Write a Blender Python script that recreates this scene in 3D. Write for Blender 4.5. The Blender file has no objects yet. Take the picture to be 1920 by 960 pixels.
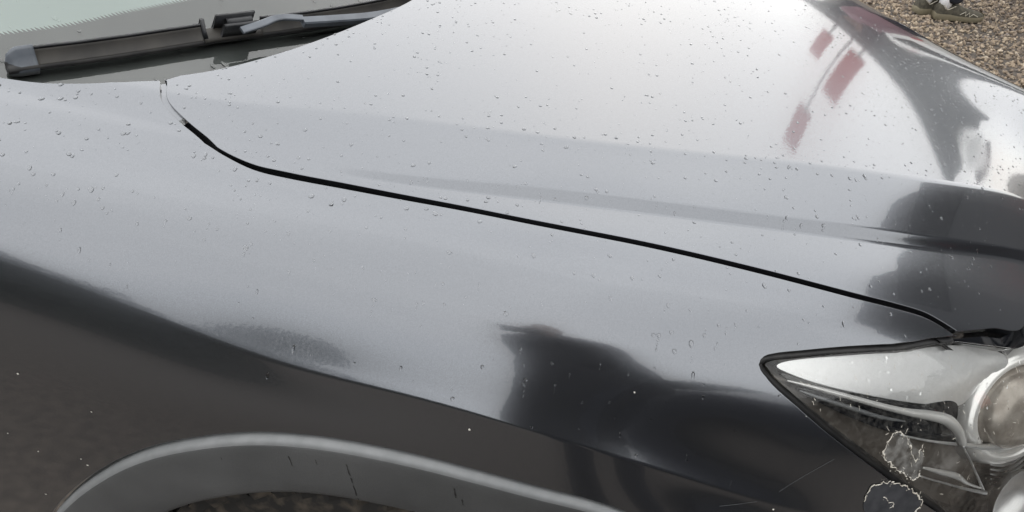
import bpy, bmesh, math, random
import numpy as np
from mathutils import Vector, Matrix
from mathutils.geometry import delaunay_2d_cdt

# ---------------------------------------------------------------- camera, sky, sun, exposure
sc = bpy.context.scene
R = math.radians
CAM = Vector((0.103, -1.361, 1.474)); YAW, PITCH, ROLL = 0.1256, 0.6885, 0.1072
cam_d = bpy.data.cameras.new('camera'); cam = bpy.data.objects.new('camera', cam_d); sc.collection.objects.link(cam); sc.camera = cam
cf = Vector((-math.sin(YAW)*math.cos(PITCH), math.cos(YAW)*math.cos(PITCH), -math.sin(PITCH)))
cr = cf.cross(Vector((0, 0, 1))).normalized(); cu = cr.cross(cf)
cr, cu = math.cos(ROLL)*cr + math.sin(ROLL)*cu, -math.sin(ROLL)*cr + math.cos(ROLL)*cu
cam.matrix_world = Matrix.Translation(CAM) @ Matrix((cr, cu, -cf)).transposed().to_4x4()
cam_d.sensor_width = 36.0; cam_d.lens = 36.0*1420/1920; cam_d.clip_start = 0.02; cam_d.clip_end = 500
SUN_EL, SUN_AZ = R(30), R(4)            # azimuth from +Y towards +X
world = bpy.data.worlds.new('World'); sc.world = world; world.use_nodes = True
wn, wl = world.node_tree.nodes, world.node_tree.links
wn.clear()
out = wn.new('ShaderNodeOutputWorld'); bg = wn.new('ShaderNodeBackground'); bg.inputs['Strength'].default_value = 0.14
sky = wn.new('ShaderNodeTexSky'); sky.sky_type = 'NISHITA'; sky.sun_disc = False
sky.sun_elevation = SUN_EL; sky.sun_rotation = SUN_AZ; sky.dust_density = 1.6; sky.air_density = 1.0
tc = wn.new('ShaderNodeTexCoord'); nz = wn.new('ShaderNodeTexNoise'); nz.inputs['Scale'].default_value = 1.7; nz.inputs['Detail'].default_value = 4
ramp = wn.new('ShaderNodeValToRGB'); ramp.color_ramp.elements[0].position = .3; ramp.color_ramp.elements[0].color = (.76, .76, .76, 1)
ramp.color_ramp.elements[1].position = .62; ramp.color_ramp.elements[1].color = (.90, .90, .90, 1)
mix = wn.new('ShaderNodeMix'); mix.data_type = 'RGBA'; # overcast: brighter overhead than at the horizon
sepz = wn.new('ShaderNodeSeparateXYZ'); grad = wn.new('ShaderNodeMapRange'); grad.inputs['From Min'].default_value = 0; grad.inputs['From Max'].default_value = 1; grad.inputs['To Min'].default_value = .76; grad.inputs['To Max'].default_value = 1.02
cl = wn.new('ShaderNodeVectorMath'); cl.operation = 'SCALE'; cl.inputs[0].default_value = (18.3, 18.2, 18.0)
wl.new(tc.outputs['Generated'], sepz.inputs[0]); wl.new(sepz.outputs['Z'], grad.inputs['Value']); wl.new(grad.outputs['Result'], cl.inputs['Scale']); wl.new(cl.outputs[0], mix.inputs['B'])
wl.new(tc.outputs['Generated'], nz.inputs['Vector']); wl.new(nz.outputs['Fac'], ramp.inputs['Fac']); wl.new(ramp.outputs['Color'], mix.inputs['Factor'])
wl.new(sky.outputs['Color'], mix.inputs['A']); wl.new(mix.outputs['Result'], bg.inputs['Color']); wl.new(bg.outputs['Background'], out.inputs['Surface'])
sun_d = bpy.data.lights.new('sun', 'SUN'); sun_d.energy = 0.5; sun_d.angle = R(130); sun_d.color = (1, .98, .95)
sun = bpy.data.objects.new('sun', sun_d); sc.collection.objects.link(sun)
to_sun = Vector((math.sin(SUN_AZ)*math.cos(SUN_EL), math.cos(SUN_AZ)*math.cos(SUN_EL), math.sin(SUN_EL)))
sun.rotation_euler = to_sun.to_track_quat('Z', 'Y').to_euler(); sun.location = to_sun*20
sc.view_settings.view_transform = 'Standard'; sc.view_settings.look = 'None'; sc.view_settings.exposure = 0; sc.view_settings.gamma = 1
sc.view_settings.use_curve_mapping = False
sc.cycles.use_denoising = True; sc.cycles.max_bounces = 10; sc.cycles.transparent_max_bounces = 16; sc.cycles.caustics_reflective = False; sc.cycles.caustics_refractive = False

# ---------------------------------------------------------------- body surface
# The near front corner of the car is one smooth loft: feature lines that run
# along the car (x forward, y left, z up, metres, wheel axle near x = -0.06),
# each with its position and the tilt of the sheet on either side of it.
def _track(pairs, sig=0.045):
    xs = np.array([p[0] for p in pairs], float); vs = np.array([p[1] for p in pairs], float)
    g = np.linspace(-1.5, 1.5, 1201)
    lo = vs[0] + (g - xs[0]) * (vs[1] - vs[0]) / (xs[1] - xs[0])
    hi = vs[-1] + (g - xs[-1]) * (vs[-1] - vs[-2]) / (xs[-1] - xs[-2])
    # cubic Hermite with finite-difference slopes, then a Gaussian smoothing
    m = np.gradient(vs, xs)
    i = np.clip(np.searchsorted(xs, g) - 1, 0, len(xs) - 2)
    h = xs[i + 1] - xs[i]; t = (g - xs[i]) / h
    val = ((2*t**3 - 3*t**2 + 1)*vs[i] + (t**3 - 2*t**2 + t)*h*m[i]
           + (-2*t**3 + 3*t**2)*vs[i + 1] + (t**3 - t**2)*h*m[i + 1])
    val = np.where(g < xs[0], lo, np.where(g > xs[-1], hi, val))
    k = np.arange(-80, 81) * (g[1] - g[0]); w = np.exp(-.5*(k/sig)**2); w /= w.sum()
    pad = np.concatenate([val[0] + (np.arange(-80, 0))*(val[1]-val[0]), val, val[-1] + np.arange(1, 81)*(val[-1]-val[-2])])
    return g, np.convolve(pad, w, 'valid')

def _spec(s):          # 'x:a x:b ...' with the values listed at the stations
    return [tuple(float(q) for q in p.split(':')) for p in s.split()]

# (nominal distance from the middle of the bonnet, y, z, tilt inside, tilt outside)
LINES = [
 (0.00, '-.9:0 .9:0',
  '-.9:1.095 -.45:1.086 -.3:1.081 -.15:1.075 0:1.067 .15:1.056 .3:1.040 .4:1.024 .5:1.001 .6:.972 .7:.949 .78:.932 .85:.914 .92:.885 1.0:.83',
  '-.9:0 .9:0', '-.9:0 .9:0'),
 (0.60, '-.9:-.70 -.6:-.695 -.45:-.69 -.297:-.684 -.203:-.661 -.04:-.636 .139:-.599 .232:-.571 .33:-.538 .4:-.513 .475:-.479 .564:-.429 .676:-.35 .76:-.29 .9:-.19',
  '-.9:1.075 -.6:1.062 -.45:1.058 -.3:1.054 -.2:1.051 -.04:1.045 .139:1.035 .232:1.026 .33:1.016 .4:1.005 .475:.989 .564:.964 .676:.920 .76:.875 .85:.82 .95:.74',
  '-.9:6 -.45:6 -.3:6 -.15:5 0:4 .2:3 .4:3 .6:4 .9:6', '-.9:7 -.45:7 -.3:8 -.15:10 0:12 .2:12 .4:15 .6:18 .9:22'),
 (0.68, '-.9:-.74 -.45:-.735 -.3:-.735 -.22:-.738 -.129:-.733 .034:-.701 .205:-.663 .296:-.636 .396:-.597 .51:-.544 .665:-.439 .75:-.375 .9:-.27',
  '-.9:1.064 -.6:1.052 -.45:1.046 -.3:1.038 -.22:1.033 -.129:1.0305 .034:1.026 .205:1.012 .296:.9995 .396:.980 .51:.950 .665:.887 .75:.842 .9:.72',
  '-.9:8 -.45:8 -.3:11 -.15:14 0:15 .2:15 .4:19 .6:24 .9:30', '-.9:8 -.45:8 -.3:11 -.22:13 -.15:30 0:46 .2:47 .4:48 .6:50 .9:50'),
 (0.695, '-.9:-.755 -.45:-.748 -.3:-.746 -.22:-.748 -.129:-.741 .034:-.711 .205:-.673 .296:-.646 .396:-.607 .51:-.553 .665:-.447 .75:-.387 .9:-.28',
  '-.9:1.062 -.6:1.050 -.45:1.0445 -.3:1.036 -.22:1.0305 -.129:1.0248 .034:1.0158 .205:1.0012 .296:.9882 .396:.9682 .51:.9372 .665:.8742 .75:.832 .9:.71',
  '-.9:8 -.45:8 -.3:11 -.22:13 -.15:30 0:46 .2:47 .4:48 .6:50 .9:50', '-.9:8 -.45:8 -.3:11 -.22:10 -.15:7 0:5 .2:7 .4:11 .6:15 .9:20'),
 (0.775, '-.9:-.785 -.45:-.778 -.3:-.776 -.15:-.776 0:-.776 .08:-.7745 .15:-.767 .3:-.745 .45:-.71 .6:-.66 .75:-.57 .9:-.45',
  '-.9:1.056 -.6:1.045 -.45:1.038 -.3:1.026 -.15:1.014 0:1.008 .15:.993 .3:.961 .45:.913 .6:.845 .75:.77 .9:.66',
  '-.9:9 -.45:10 -.3:12 -.15:15 0:17 .15:21 .3:27 .45:34 .6:42 .9:50', '-.9:9 -.45:10 -.3:12 -.15:15 0:17 .15:21 .3:27 .45:34 .6:42 .9:50'),
 (0.85, '-.9:-.845 -.45:-.84 0:-.84 .08:-.8385 .15:-.828 .3:-.80 .45:-.765 .6:-.71 .75:-.61 .9:-.48',
  '-.9:1.042 -.6:1.0285 -.45:1.0185 -.3:.999 -.15:.979 0:.970 .15:.955 .3:.915 .45:.86 .6:.787 .75:.71 .9:.60',
  '-.9:30 -.45:32 -.3:35 -.15:37 0:38 .15:41 .3:47 .45:54 .6:58 .9:65', '-.9:30 -.45:32 -.3:35 -.15:37 0:38 .15:41 .3:47 .45:54 .6:58 .9:65'),
 (0.94, '-.9:-.896 -.45:-.896 -.3:-.897 -.15:-.899 0:-.90 .07:-.899 .125:-.893 .19:-.881 .255:-.864 .45:-.82 .6:-.755 .75:-.65 .9:-.51',
  '-.9:1.00 -.6:.978 -.45:.961 -.3:.931 -.23:.912 -.15:.898 -.08:.8965 0:.8925 .11:.871 .19:.843 .255:.811 .45:.735 .6:.67 .75:.60 .9:.50',
  '-.9:60 -.45:60 -.3:60 -.2:59 -.1:56 -.05:55 .08:54 .2:53 .3:58 .45:68 .6:72 .9:78', '-.9:61 -.45:61 -.3:63 -.2:68 -.1:73 0:74 .15:74 .3:73 .45:73 .6:74 .9:79'),
 (1.02, '-.9:-.937 -.45:-.936 -.3:-.934 -.15:-.925 0:-.921 .1:-.913 .2:-.898 .3:-.883 .45:-.843 .6:-.775 .75:-.67 .9:-.53',
  '-.9:.82 -.3:.82 0:.82 .1:.805 .2:.77 .3:.73 .45:.66 .6:.60 .75:.54 .9:.45',
  '-.9:84 -.3:84 -.15:81 0:78 .3:78 .6:80 .9:82', '-.9:84 -.3:84 -.15:81 0:78 .3:78 .6:80 .9:82'),
 (1.45, '-.9:-.935 0:-.935 .15:-.925 .3:-.905 .45:-.86 .6:-.79 .75:-.69 .9:-.55', '-.9:.36 .9:.36', '-.9:90 .9:90', '-.9:90 .9:90'),
]
NOM = np.array([l[0] for l in LINES])
TRK = [[_track(_spec(s)) for s in l[1:]] for l in LINES]

def surf(X, S):
    """points of the body sheet; S is the nominal distance across, negative beyond the middle"""
    X = np.asarray(X, float); S = np.asarray(S, float); X, S = np.broadcast_arrays(X, S)
    sg = np.where(S < 0, -1., 1.); A = np.abs(S)
    T = np.array([[np.interp(X, *t) for t in l] for l in TRK])        # line, (y z a b), point
    i = np.clip(np.searchsorted(NOM, A, side='right') - 1, 0, len(NOM) - 2)
    g = lambda k, c: np.take_along_axis(T[:, c], k[None], 0)[0]
    y0, z0, a0 = g(i, 0), g(i, 1), np.radians(g(i, 3)); y1, z1, a1 = g(i+1, 0), g(i+1, 1), np.radians(g(i+1, 2))
    t = (A - NOM[i]) / (NOM[i+1] - NOM[i]); L = np.hypot(y1 - y0, z1 - z0)
    h0, h1, h2, h3 = 2*t**3 - 3*t**2 + 1, t**3 - 2*t**2 + t, -2*t**3 + 3*t**2, t**3 - t**2
    Y = h0*y0 - h1*L*np.cos(a0) + h2*y1 - h3*L*np.cos(a1)
    Z = h0*z0 - h1*L*np.sin(a0) + h2*z1 - h3*L*np.sin(a1)
    u = np.clip((X - .1)/.5, 0, 1); Z = Z - np.where(S < 0, .34*u*u*(3 - 2*u)*Y**2, 0.)      # the far shoulder falls away a little more
    return np.stack([X, Y*sg, Z], -1)

def surf_n(X, S, h=.002):
    dx = surf(np.add(X, h), S) - surf(np.subtract(X, h), S); ds = surf(X, np.add(S, h)) - surf(X, np.subtract(S, h))
    n = np.cross(ds, dx); n /= np.linalg.norm(n, axis=-1, keepdims=True) + 1e-12
    return n

# outlines of the panels, (x, distance across) on the body sheet
SEAM = [(-0.394,0.583),(-0.3848,0.5977),(-0.3767,0.6199),(-0.3695,0.6327),(-0.3587,0.6456),(-0.3366,0.6667),(-0.3093,0.6879),(-0.2773,0.7157),(-0.2462,0.731),(-0.212,0.7305),(-0.1563,0.727),(-0.0676,0.7295),(0.0429,0.7364),(0.1536,0.7398),(0.2684,0.7438),(0.3932,0.7476),(0.4553,0.7479),(0.4885,0.7487),(0.5136,0.752),(0.5365,0.7558)]
HOOD_REAR = [(-0.3956,0.5775),(-0.3537,0.552),(-0.3114,0.5131),(-0.2705,0.4625),(-0.2298,0.3954),(-0.2031,0.3388)]
SCREEN_EDGE = [(-0.7196,0.6451),(-0.6305,0.6482),(-0.5583,0.6414),(-0.514,0.6353),(-0.4731,0.6191),(-0.4346,0.5978),(-0.3956,0.5834)]
HOOD_FRONT = [(0.5382,0.7553),(0.5931,0.7482),(0.6629,0.7411)]
LENS_TOP = [(0.5371,0.7581),(0.4915,0.7666),(0.3958,0.7951),(0.3355,0.8167),(0.3098,0.8266)]
LENS_TIP = [(0.3,0.8321),(0.297,0.8386),(0.3022,0.8445)]
LENS_LOW = [(0.3179,0.8528),(0.3457,0.8617),(0.3821,0.8724),(0.4202,0.8819),(0.4694,0.8937),(0.5243,0.9073),(0.5713,0.92)]
ARCH = [(-0.4842,1.2414),(-0.4401,1.1843),(-0.3998,1.141),(-0.3529,1.0982),(-0.3057,1.0658),(-0.2422,1.0374),(-0.1895,1.0236),(-0.1273,1.0164),(-0.0717,1.0142),(-0.0167,1.0141),(0.0381,1.0159),(0.0932,1.0174),(0.1843,1.0165)]
PEEL_A = [(0.4551,0.9198),(0.4574,0.9086),(0.4705,0.9019),(0.4958,0.8998),(0.5259,0.9071),(0.5353,0.914),(0.5283,0.9235)]
CHIPS = [(-0.4942,1.0985),(-0.4642,1.1193),(-0.4845,1.2042),(-0.3755,1.033),(-0.4106,1.1151),(-0.4048,1.1241),(0.351,0.9485),(0.1732,0.887),(0.0217,0.9615),(0.3558,0.8681),(-0.1529,1.083),(-0.45,1.0084)]
H_PANEL = [(0.3211,0.8346),(0.407,0.7985),(0.5056,0.7676),(0.5571,0.7594),(0.6214,0.7558),(0.6694,0.7628),(0.6546,0.7762),(0.6385,0.8007),(0.6166,0.8142),(0.5501,0.8235),(0.4642,0.8344),(0.4021,0.8393),(0.3475,0.8387)]
H_GROOVE = [(0.3367,0.8414),(0.4066,0.8406),(0.4644,0.8357),(0.5439,0.8249),(0.5997,0.8154),(0.6034,0.8385),(0.5737,0.8354),(0.513,0.8391),(0.4358,0.8425),(0.3451,0.8444)]
H_STRIP = [(0.3472,0.8469),(0.3761,0.846),(0.4034,0.8455),(0.4317,0.8449),(0.4687,0.844),(0.5078,0.8415),(0.5492,0.837),(0.5719,0.8375),(0.5915,0.8461),(0.609,0.8608)]
H_STRIP2 = [(0.3688,0.8539),(0.4021,0.8554),(0.4383,0.8559),(0.4764,0.8563),(0.5158,0.8533)]
H_CHAMBER = [(0.3732,0.8532),(0.4438,0.8497),(0.5229,0.8457),(0.5715,0.8431),(0.6026,0.8502),(0.6291,0.8663),(0.5869,0.869),(0.5226,0.8686),(0.4807,0.8676),(0.4178,0.8623)]
H_SILL = [(0.5136,0.8671),(0.5586,0.8661),(0.616,0.8648),(0.6721,0.8672),(0.7214,0.8651),(0.7616,0.8481)]
H_EDGE = [(0.6128,0.8641),(0.6408,0.8825),(0.6964,0.92)]
H_BAR = [(0.5562,0.8914),(0.5854,0.8935),(0.623,0.8977),(0.6468,0.9057),(0.6859,0.9149)]
H_BAR2 = [(0.5515,0.8986),(0.6072,0.9046),(0.6925,0.9191)]
PEEL_B = [(0.4681,0.8593),(0.4619,0.8662),(0.4593,0.8795),(0.4703,0.8849),(0.4897,0.8897),(0.5146,0.892),(0.5157,0.8846),(0.5114,0.8704),(0.5065,0.8645),(0.5047,0.8782),(0.4876,0.8653),(0.4736,0.86)]
H_RIBS = [[(0.7147,0.8897),(0.7492,0.893),(0.7795,0.8904),(0.8103,0.8807)], [(0.7202,0.8964),(0.756,0.9003),(0.7875,0.8982),(0.8191,0.8887)], [(0.7262,0.9033),(0.7634,0.9079),(0.7963,0.9064),(0.8289,0.8973)], [(0.7325,0.9104),(0.7715,0.9158),(0.8062,0.9151),(0.8399,0.9065)], [(0.7394,0.9178),(0.7804,0.9242),(0.8171,0.9245),(0.8522,0.9165)], [(0.7467,0.9255),(0.7902,0.9331),(0.8294,0.9346),(0.8658,0.9273)]]
# wiper and printed band on the windscreen, plan positions
BLADE = [(-0.5846,-0.6799),(-0.5756,-0.6692),(-0.5643,-0.6557),(-0.5353,-0.6224),(-0.5007,-0.5801),(-0.4728,-0.5438),(-0.4421,-0.502),(-0.4354,-0.4922),(-0.4176,-0.4687),(-0.4003,-0.4451),(-0.3945,-0.4379),(-0.3611,-0.3905),(-0.3216,-0.3275),(-0.2807,-0.2515),(-0.2376,-0.1582)]
ARM = [(-0.4116,-0.4797),(-0.3982,-0.4575),(-0.3856,-0.4332),(-0.3618,-0.4059)]
ARM2 = [(-0.3602,-0.4092),(-0.3325,-0.3742),(-0.2908,-0.3159),(-0.2495,-0.2385),(-0.207,-0.138)]
FRIT = [(-0.6764,-0.7211),(-0.6329,-0.6655),(-0.6133,-0.6398),(-0.5676,-0.5812),(-0.5329,-0.5254),(-0.4957,-0.4641),(-0.449,-0.3773),(-0.3901,-0.2305),(-0.3243,0.0024)]
PROJ = (0.6918, -0.6000, 0.7470)
BOWL = (0.7549, -0.6226, 0.5931)

# ---------------------------------------------------------------- helpers
rng = np.random.default_rng(7); random.seed(7)
COL = sc.collection
def tag(o, label, cat=None, group=None, kind=None):
    if label: o['label'] = label
    if cat: o['category'] = cat
    if group: o['group'] = group
    if kind: o['kind'] = kind
    return o
def empty(name, loc=(0, 0, 0)):
    o = bpy.data.objects.new(name, None); COL.objects.link(o); o.location = loc; o.empty_display_size = .1
    return o
def mk(name, V, F, mat, parent=None, smooth=True, normals=None):
    me = bpy.data.meshes.new(name); me.from_pydata([tuple(map(float, v)) for v in V], [], [tuple(map(int, f)) for f in F])
    me.validate(clean_customdata=False); me.update()
    me.polygons.foreach_set('use_smooth', [smooth]*len(me.polygons))
    if mat: me.materials.append(mat)
    if normals is not None and len(normals) == len(me.vertices):
        me.normals_split_custom_set_from_vertices([tuple(map(float, n)) for n in normals])
    o = bpy.data.objects.new(name, me); COL.objects.link(o)
    if parent:
        o.parent = parent; o.matrix_parent_inverse = Matrix.Translation(-Vector(parent.location)) if parent.parent is None else Matrix.Identity(4)
    return o
class MB:                       # collects shapes into one mesh
    def __init__(s): s.V = []; s.F = []
    def add(s, V, F):
        k = len(s.V); s.V += [tuple(v) for v in V]; s.F += [tuple(i + k for i in f) for f in F]; return s
    def box(s, c, d, rot=None, taper=1.0):
        c = Vector(c); V = []
        for z in (-1, 1):
            t = 1 if z < 0 else taper
            for x, y in ((-1, -1), (1, -1), (1, 1), (-1, 1)):
                p = Vector((x*d[0]/2*t, y*d[1]/2*t, z*d[2]/2))
                V.append((rot @ p if rot else p) + c)
        return s.add(V, [(0, 3, 2, 1), (4, 5, 6, 7), (0, 1, 5, 4), (1, 2, 6, 5), (2, 3, 7, 6), (3, 0, 4, 7)])
    def tube(s, path, rad, n=10, cap=True):
        P = [Vector(p) for p in path]; rads = rad if isinstance(rad, (list, tuple)) else [rad]*len(P); V = []; F = []
        up = None
        for i, p in enumerate(P):
            t = (P[min(i+1, len(P)-1)] - P[max(i-1, 0)]).normalized()
            if up is None: up = Vector((0, 0, 1)) if abs(t.z) < .9 else Vector((1, 0, 0))
            a = t.cross(up).normalized(); up = a.cross(t).normalized()
            for k in range(n):
                w = 2*math.pi*k/n; V.append(p + rads[i]*(math.cos(w)*a + math.sin(w)*up))
        for i in range(len(P)-1):
            for k in range(n): F.append((i*n+k, i*n+(k+1) % n, (i+1)*n+(k+1) % n, (i+1)*n+k))
        if cap: F.append(tuple(range(n))[::-1]); F.append(tuple(range((len(P)-1)*n, len(P)*n)))
        return s.add(V, F)
    def lathe(s, prof, c, axis, n=48, arc=2*math.pi):
        axis = Vector(axis).normalized(); a = axis.orthogonal().normalized(); b = axis.cross(a); V = []; F = []; m = len(prof)
        for k in range(n):
            w = arc*k/n; d = math.cos(w)*a + math.sin(w)*b
            for r_, h in prof: V.append(Vector(c) + d*r_ + axis*h)
        for k in range(n):
            for j in range(m-1):
                k2 = (k+1) % n; F.append((k*m+j, k2*m+j, k2*m+j+1, k*m+j+1))
        return s.add(V, F)
    def build(s, name, mat, parent=None, smooth=False): return mk(name, s.V, s.F, mat, parent, smooth)
def bevel(o, w, seg=2):
    m = o.modifiers.new('bevel', 'BEVEL'); m.width = w; m.segments = seg; m.limit_method = 'ANGLE'; m.angle_limit = R(35); return o
def smooth_poly(P, step, closed=False):      # Catmull-Rom through the points, resampled
    P = np.array(P, float); n = len(P); outp = []
    for i in range(n if closed else n-1):
        a, b, c_, d = (P[(i-1) % n], P[i], P[(i+1) % n], P[(i+2) % n]) if closed else (P[max(i-1, 0)], P[i], P[i+1], P[min(i+2, n-1)])
        m = max(1, int(np.ceil(np.linalg.norm(c_-b)/step)))
        # centripetal-ish: scale the tangents by neighbour spacing
        l0, l1, l2 = np.linalg.norm(b-a)+1e-9, np.linalg.norm(c_-b)+1e-9, np.linalg.norm(d-c_)+1e-9
        t1 = ((b-a)/l0 + (c_-b)/l1)/2*l1; t2 = ((c_-b)/l1 + (d-c_)/l2)/2*l1
        for t in np.arange(m)/m:
            outp.append((2*t**3-3*t**2+1)*b + (t**3-2*t**2+t)*t1 + (-2*t**3+3*t**2)*c_ + (t**3-t**2)*t2)
    if not closed: outp.append(P[-1])
    return np.array(outp)
def offset_poly(P, d):                       # closed polygon, moved outward by d (inward when negative)
    P = np.array(P); t = np.roll(P, -1, 0) - np.roll(P, 1, 0); t /= np.linalg.norm(t, axis=1, keepdims=True) + 1e-9
    area = .5*np.sum(P[:, 0]*np.roll(P[:, 1], -1) - np.roll(P[:, 0], -1)*P[:, 1])
    nrm = np.stack([t[:, 1], -t[:, 0]], 1)*(1 if area > 0 else -1)
    return P + nrm*d, nrm
def inset(poly, d, sgn=1):                   # the same, but d is metres measured on the sheet
    P = np.array(poly); _, n = offset_poly(P, 1.); e = 1e-3
    m = np.linalg.norm(surf(P[:, 0] + n[:, 0]*e, (P[:, 1] + n[:, 1]*e)*sgn) - surf(P[:, 0], P[:, 1]*sgn), axis=1)/e
    k = np.clip(d/np.maximum(m, .2), 0, d*5); k = np.convolve(np.concatenate([k[-3:], k, k[:3]]), np.ones(7)/7, 'valid'); return P - n*k[:, None]
def inside(poly, Q):
    a = np.asarray(poly); b = np.roll(a, -1, 0); dy = b[:, 1] - a[:, 1]; dy = np.where(dy == 0, 1e-12, dy); sl = (b[:, 0] - a[:, 0])/dy; r_ = np.zeros(len(Q), bool)
    for i in range(0, len(Q), 3000):
        x, y = Q[i:i+3000, :1], Q[i:i+3000, 1:]; c_ = (a[None, :, 1] > y) != (b[None, :, 1] > y)
        r_[i:i+3000] = (np.sum(c_ & (x < sl*(y - a[None, :, 1]) + a[None, :, 0]), 1) % 2).astype(bool)
    return r_
def clear_of(poly, Q, d):                    # points farther than d from the outline
    keep = np.ones(len(Q), bool); A = np.asarray(poly)
    for i in range(0, len(Q), 4000):
        D = np.sqrt(((Q[i:i+4000, None] - A[None])**2).sum(-1)).min(1); keep[i:i+4000] = D > d
    return keep
def cdt(poly, pts):
    n = len(poly); allp = [Vector(p) for p in poly] + [Vector(p) for p in pts]
    v, e, f, *_ = delaunay_2d_cdt(allp, [(i, (i+1) % n) for i in range(n)], [], 1, 1e-7)
    return np.array([tuple(p) for p in v]), [tuple(t) for t in f]
def sheet(name, poly, mat, parent, step=(.006, .006), depth=0., flange=.014, sgn=1, edge=.0009, sgrid=None):
    """a piece of the body sheet cut along a closed outline in (x, s), with rounded, turned-in edges"""
    poly = np.array(poly); x0, y0 = poly.min(0); x1, y1 = poly.max(0)
    gx = np.arange(x0, x1, step[0]); gy = np.arange(y0, y1, step[1]) if sgrid is None else sgrid
    G = np.stack(np.meshgrid(gx, gy), -1).reshape(-1, 2)
    G = G[inside(poly, G)]; G = G[clear_of(poly, G, min(step)*.45)]
    v, f = cdt(poly, G)
    dep = depth(v) if callable(depth) else depth
    N = surf_n(v[:, 0], v[:, 1]*sgn); P = surf(v[:, 0], v[:, 1]*sgn) - N*np.broadcast_to(np.asarray(dep), (len(v),))[:, None]
    tri = np.array(f); nn = np.cross(P[tri[:, 1]]-P[tri[:, 0]], P[tri[:, 2]]-P[tri[:, 0]])
    flip = (nn*N[tri[:, 0]]).sum(1) < 0; tri[flip] = tri[flip][:, ::-1]
    V = [P]; NN = [N]; F = [tuple(t) for t in tri]
    if flange:
        n = len(poly); b = np.arange(n)       # the outline points come first and keep their order
        B = P[b]; tang = np.roll(B, -1, 0) - np.roll(B, 1, 0); tang /= np.linalg.norm(tang, axis=1, keepdims=True) + 1e-12
        o = np.cross(tang, N[b]); o /= np.linalg.norm(o, axis=1, keepdims=True) + 1e-12
        _, pn = offset_poly(poly, 1.); q = surf(poly[:, 0]+pn[:, 0]*1e-3, (poly[:, 1]+pn[:, 1]*1e-3)*sgn) - surf(poly[:, 0], poly[:, 1]*sgn)
        o *= np.sign((o*q).sum(1, keepdims=True) + 1e-15)
        k = len(P); rings = [b]
        for du, dn, w in ((edge*.7, edge*.3, .45), (edge, edge, 1.), (edge, flange, 1.)):
            V.append(B + o*du - N[b]*dn); nv = N[b]*(1-w) + o*w; NN.append(nv/np.linalg.norm(nv, axis=1, keepdims=True)); rings.append(np.arange(k, k+n)); k += n
        V = np.concatenate(V); NN = np.concatenate(NN)
        for a, c_ in zip(rings[:-1], rings[1:]):
            for i in range(n):
                j = (i+1) % n; q = (a[i], a[j], c_[j], c_[i])
                nq = np.cross(V[q[1]]-V[q[0]], V[q[2]]-V[q[0]])
                F.append(q if (nq*NN[c_[i]]).sum() > 0 else q[::-1])
    else: V, NN = P, N
    return mk(name, V, F, mat, parent, True, NN)
def ribbon(name, path_xs, prof, mat, parent, sgn=1, closed=False, smooth=True):
    """a strip that follows a line (x, s) on the body sheet; prof = [(across, above)]"""
    Q = np.array(path_xs); P = surf(Q[:, 0], Q[:, 1]*sgn); N = surf_n(Q[:, 0], Q[:, 1]*sgn)
    t = np.roll(P, -1, 0) - np.roll(P, 1, 0)
    if not closed: t[0] = P[1]-P[0]; t[-1] = P[-1]-P[-2]
    t /= np.linalg.norm(t, axis=1, keepdims=True) + 1e-12; o = np.cross(t, N)
    m = len(prof); V = np.stack([P + o*a + N*h for a, h in prof], 1).reshape(-1, 3); F = []
    for i in range(len(P) if closed else len(P)-1):
        i2 = (i+1) % len(P)
        for j in range(m-1): F.append((i*m+j, i2*m+j, i2*m+j+1, i*m+j+1))
    return mk(name, V, F, mat, parent, smooth)
# ---------------------------------------------------------------- materials
def mat(name, col, rough=.5, metal=0., coat=0., spec=.5, **kw):
    m = bpy.data.materials.new(name); m.use_nodes = True; b = m.node_tree.nodes['Principled BSDF']
    b.inputs['Base Color'].default_value = (*col, 1); b.inputs['Roughness'].default_value = rough; b.inputs['Metallic'].default_value = metal
    b.inputs['Coat Weight'].default_value = coat; b.inputs['Coat Roughness'].default_value = kw.get('coat_rough', .03); b.inputs['Specular IOR Level'].default_value = spec
    if 'trans' in kw: b.inputs['Transmission Weight'].default_value = kw['trans']; b.inputs['IOR'].default_value = kw.get('ior', 1.33)
    if 'emit' in kw: b.inputs['Emission Color'].default_value = (*col, 1); b.inputs['Emission Strength'].default_value = kw['emit']
    return m
def node(m, t, **kw):
    n = m.node_tree.nodes.new(t)
    for k, v in kw.items():
        if k in n.inputs: n.inputs[k].default_value = v
        else: setattr(n, k, v)
    return n
def link(m, a, b): m.node_tree.links.new(a, b)
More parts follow.
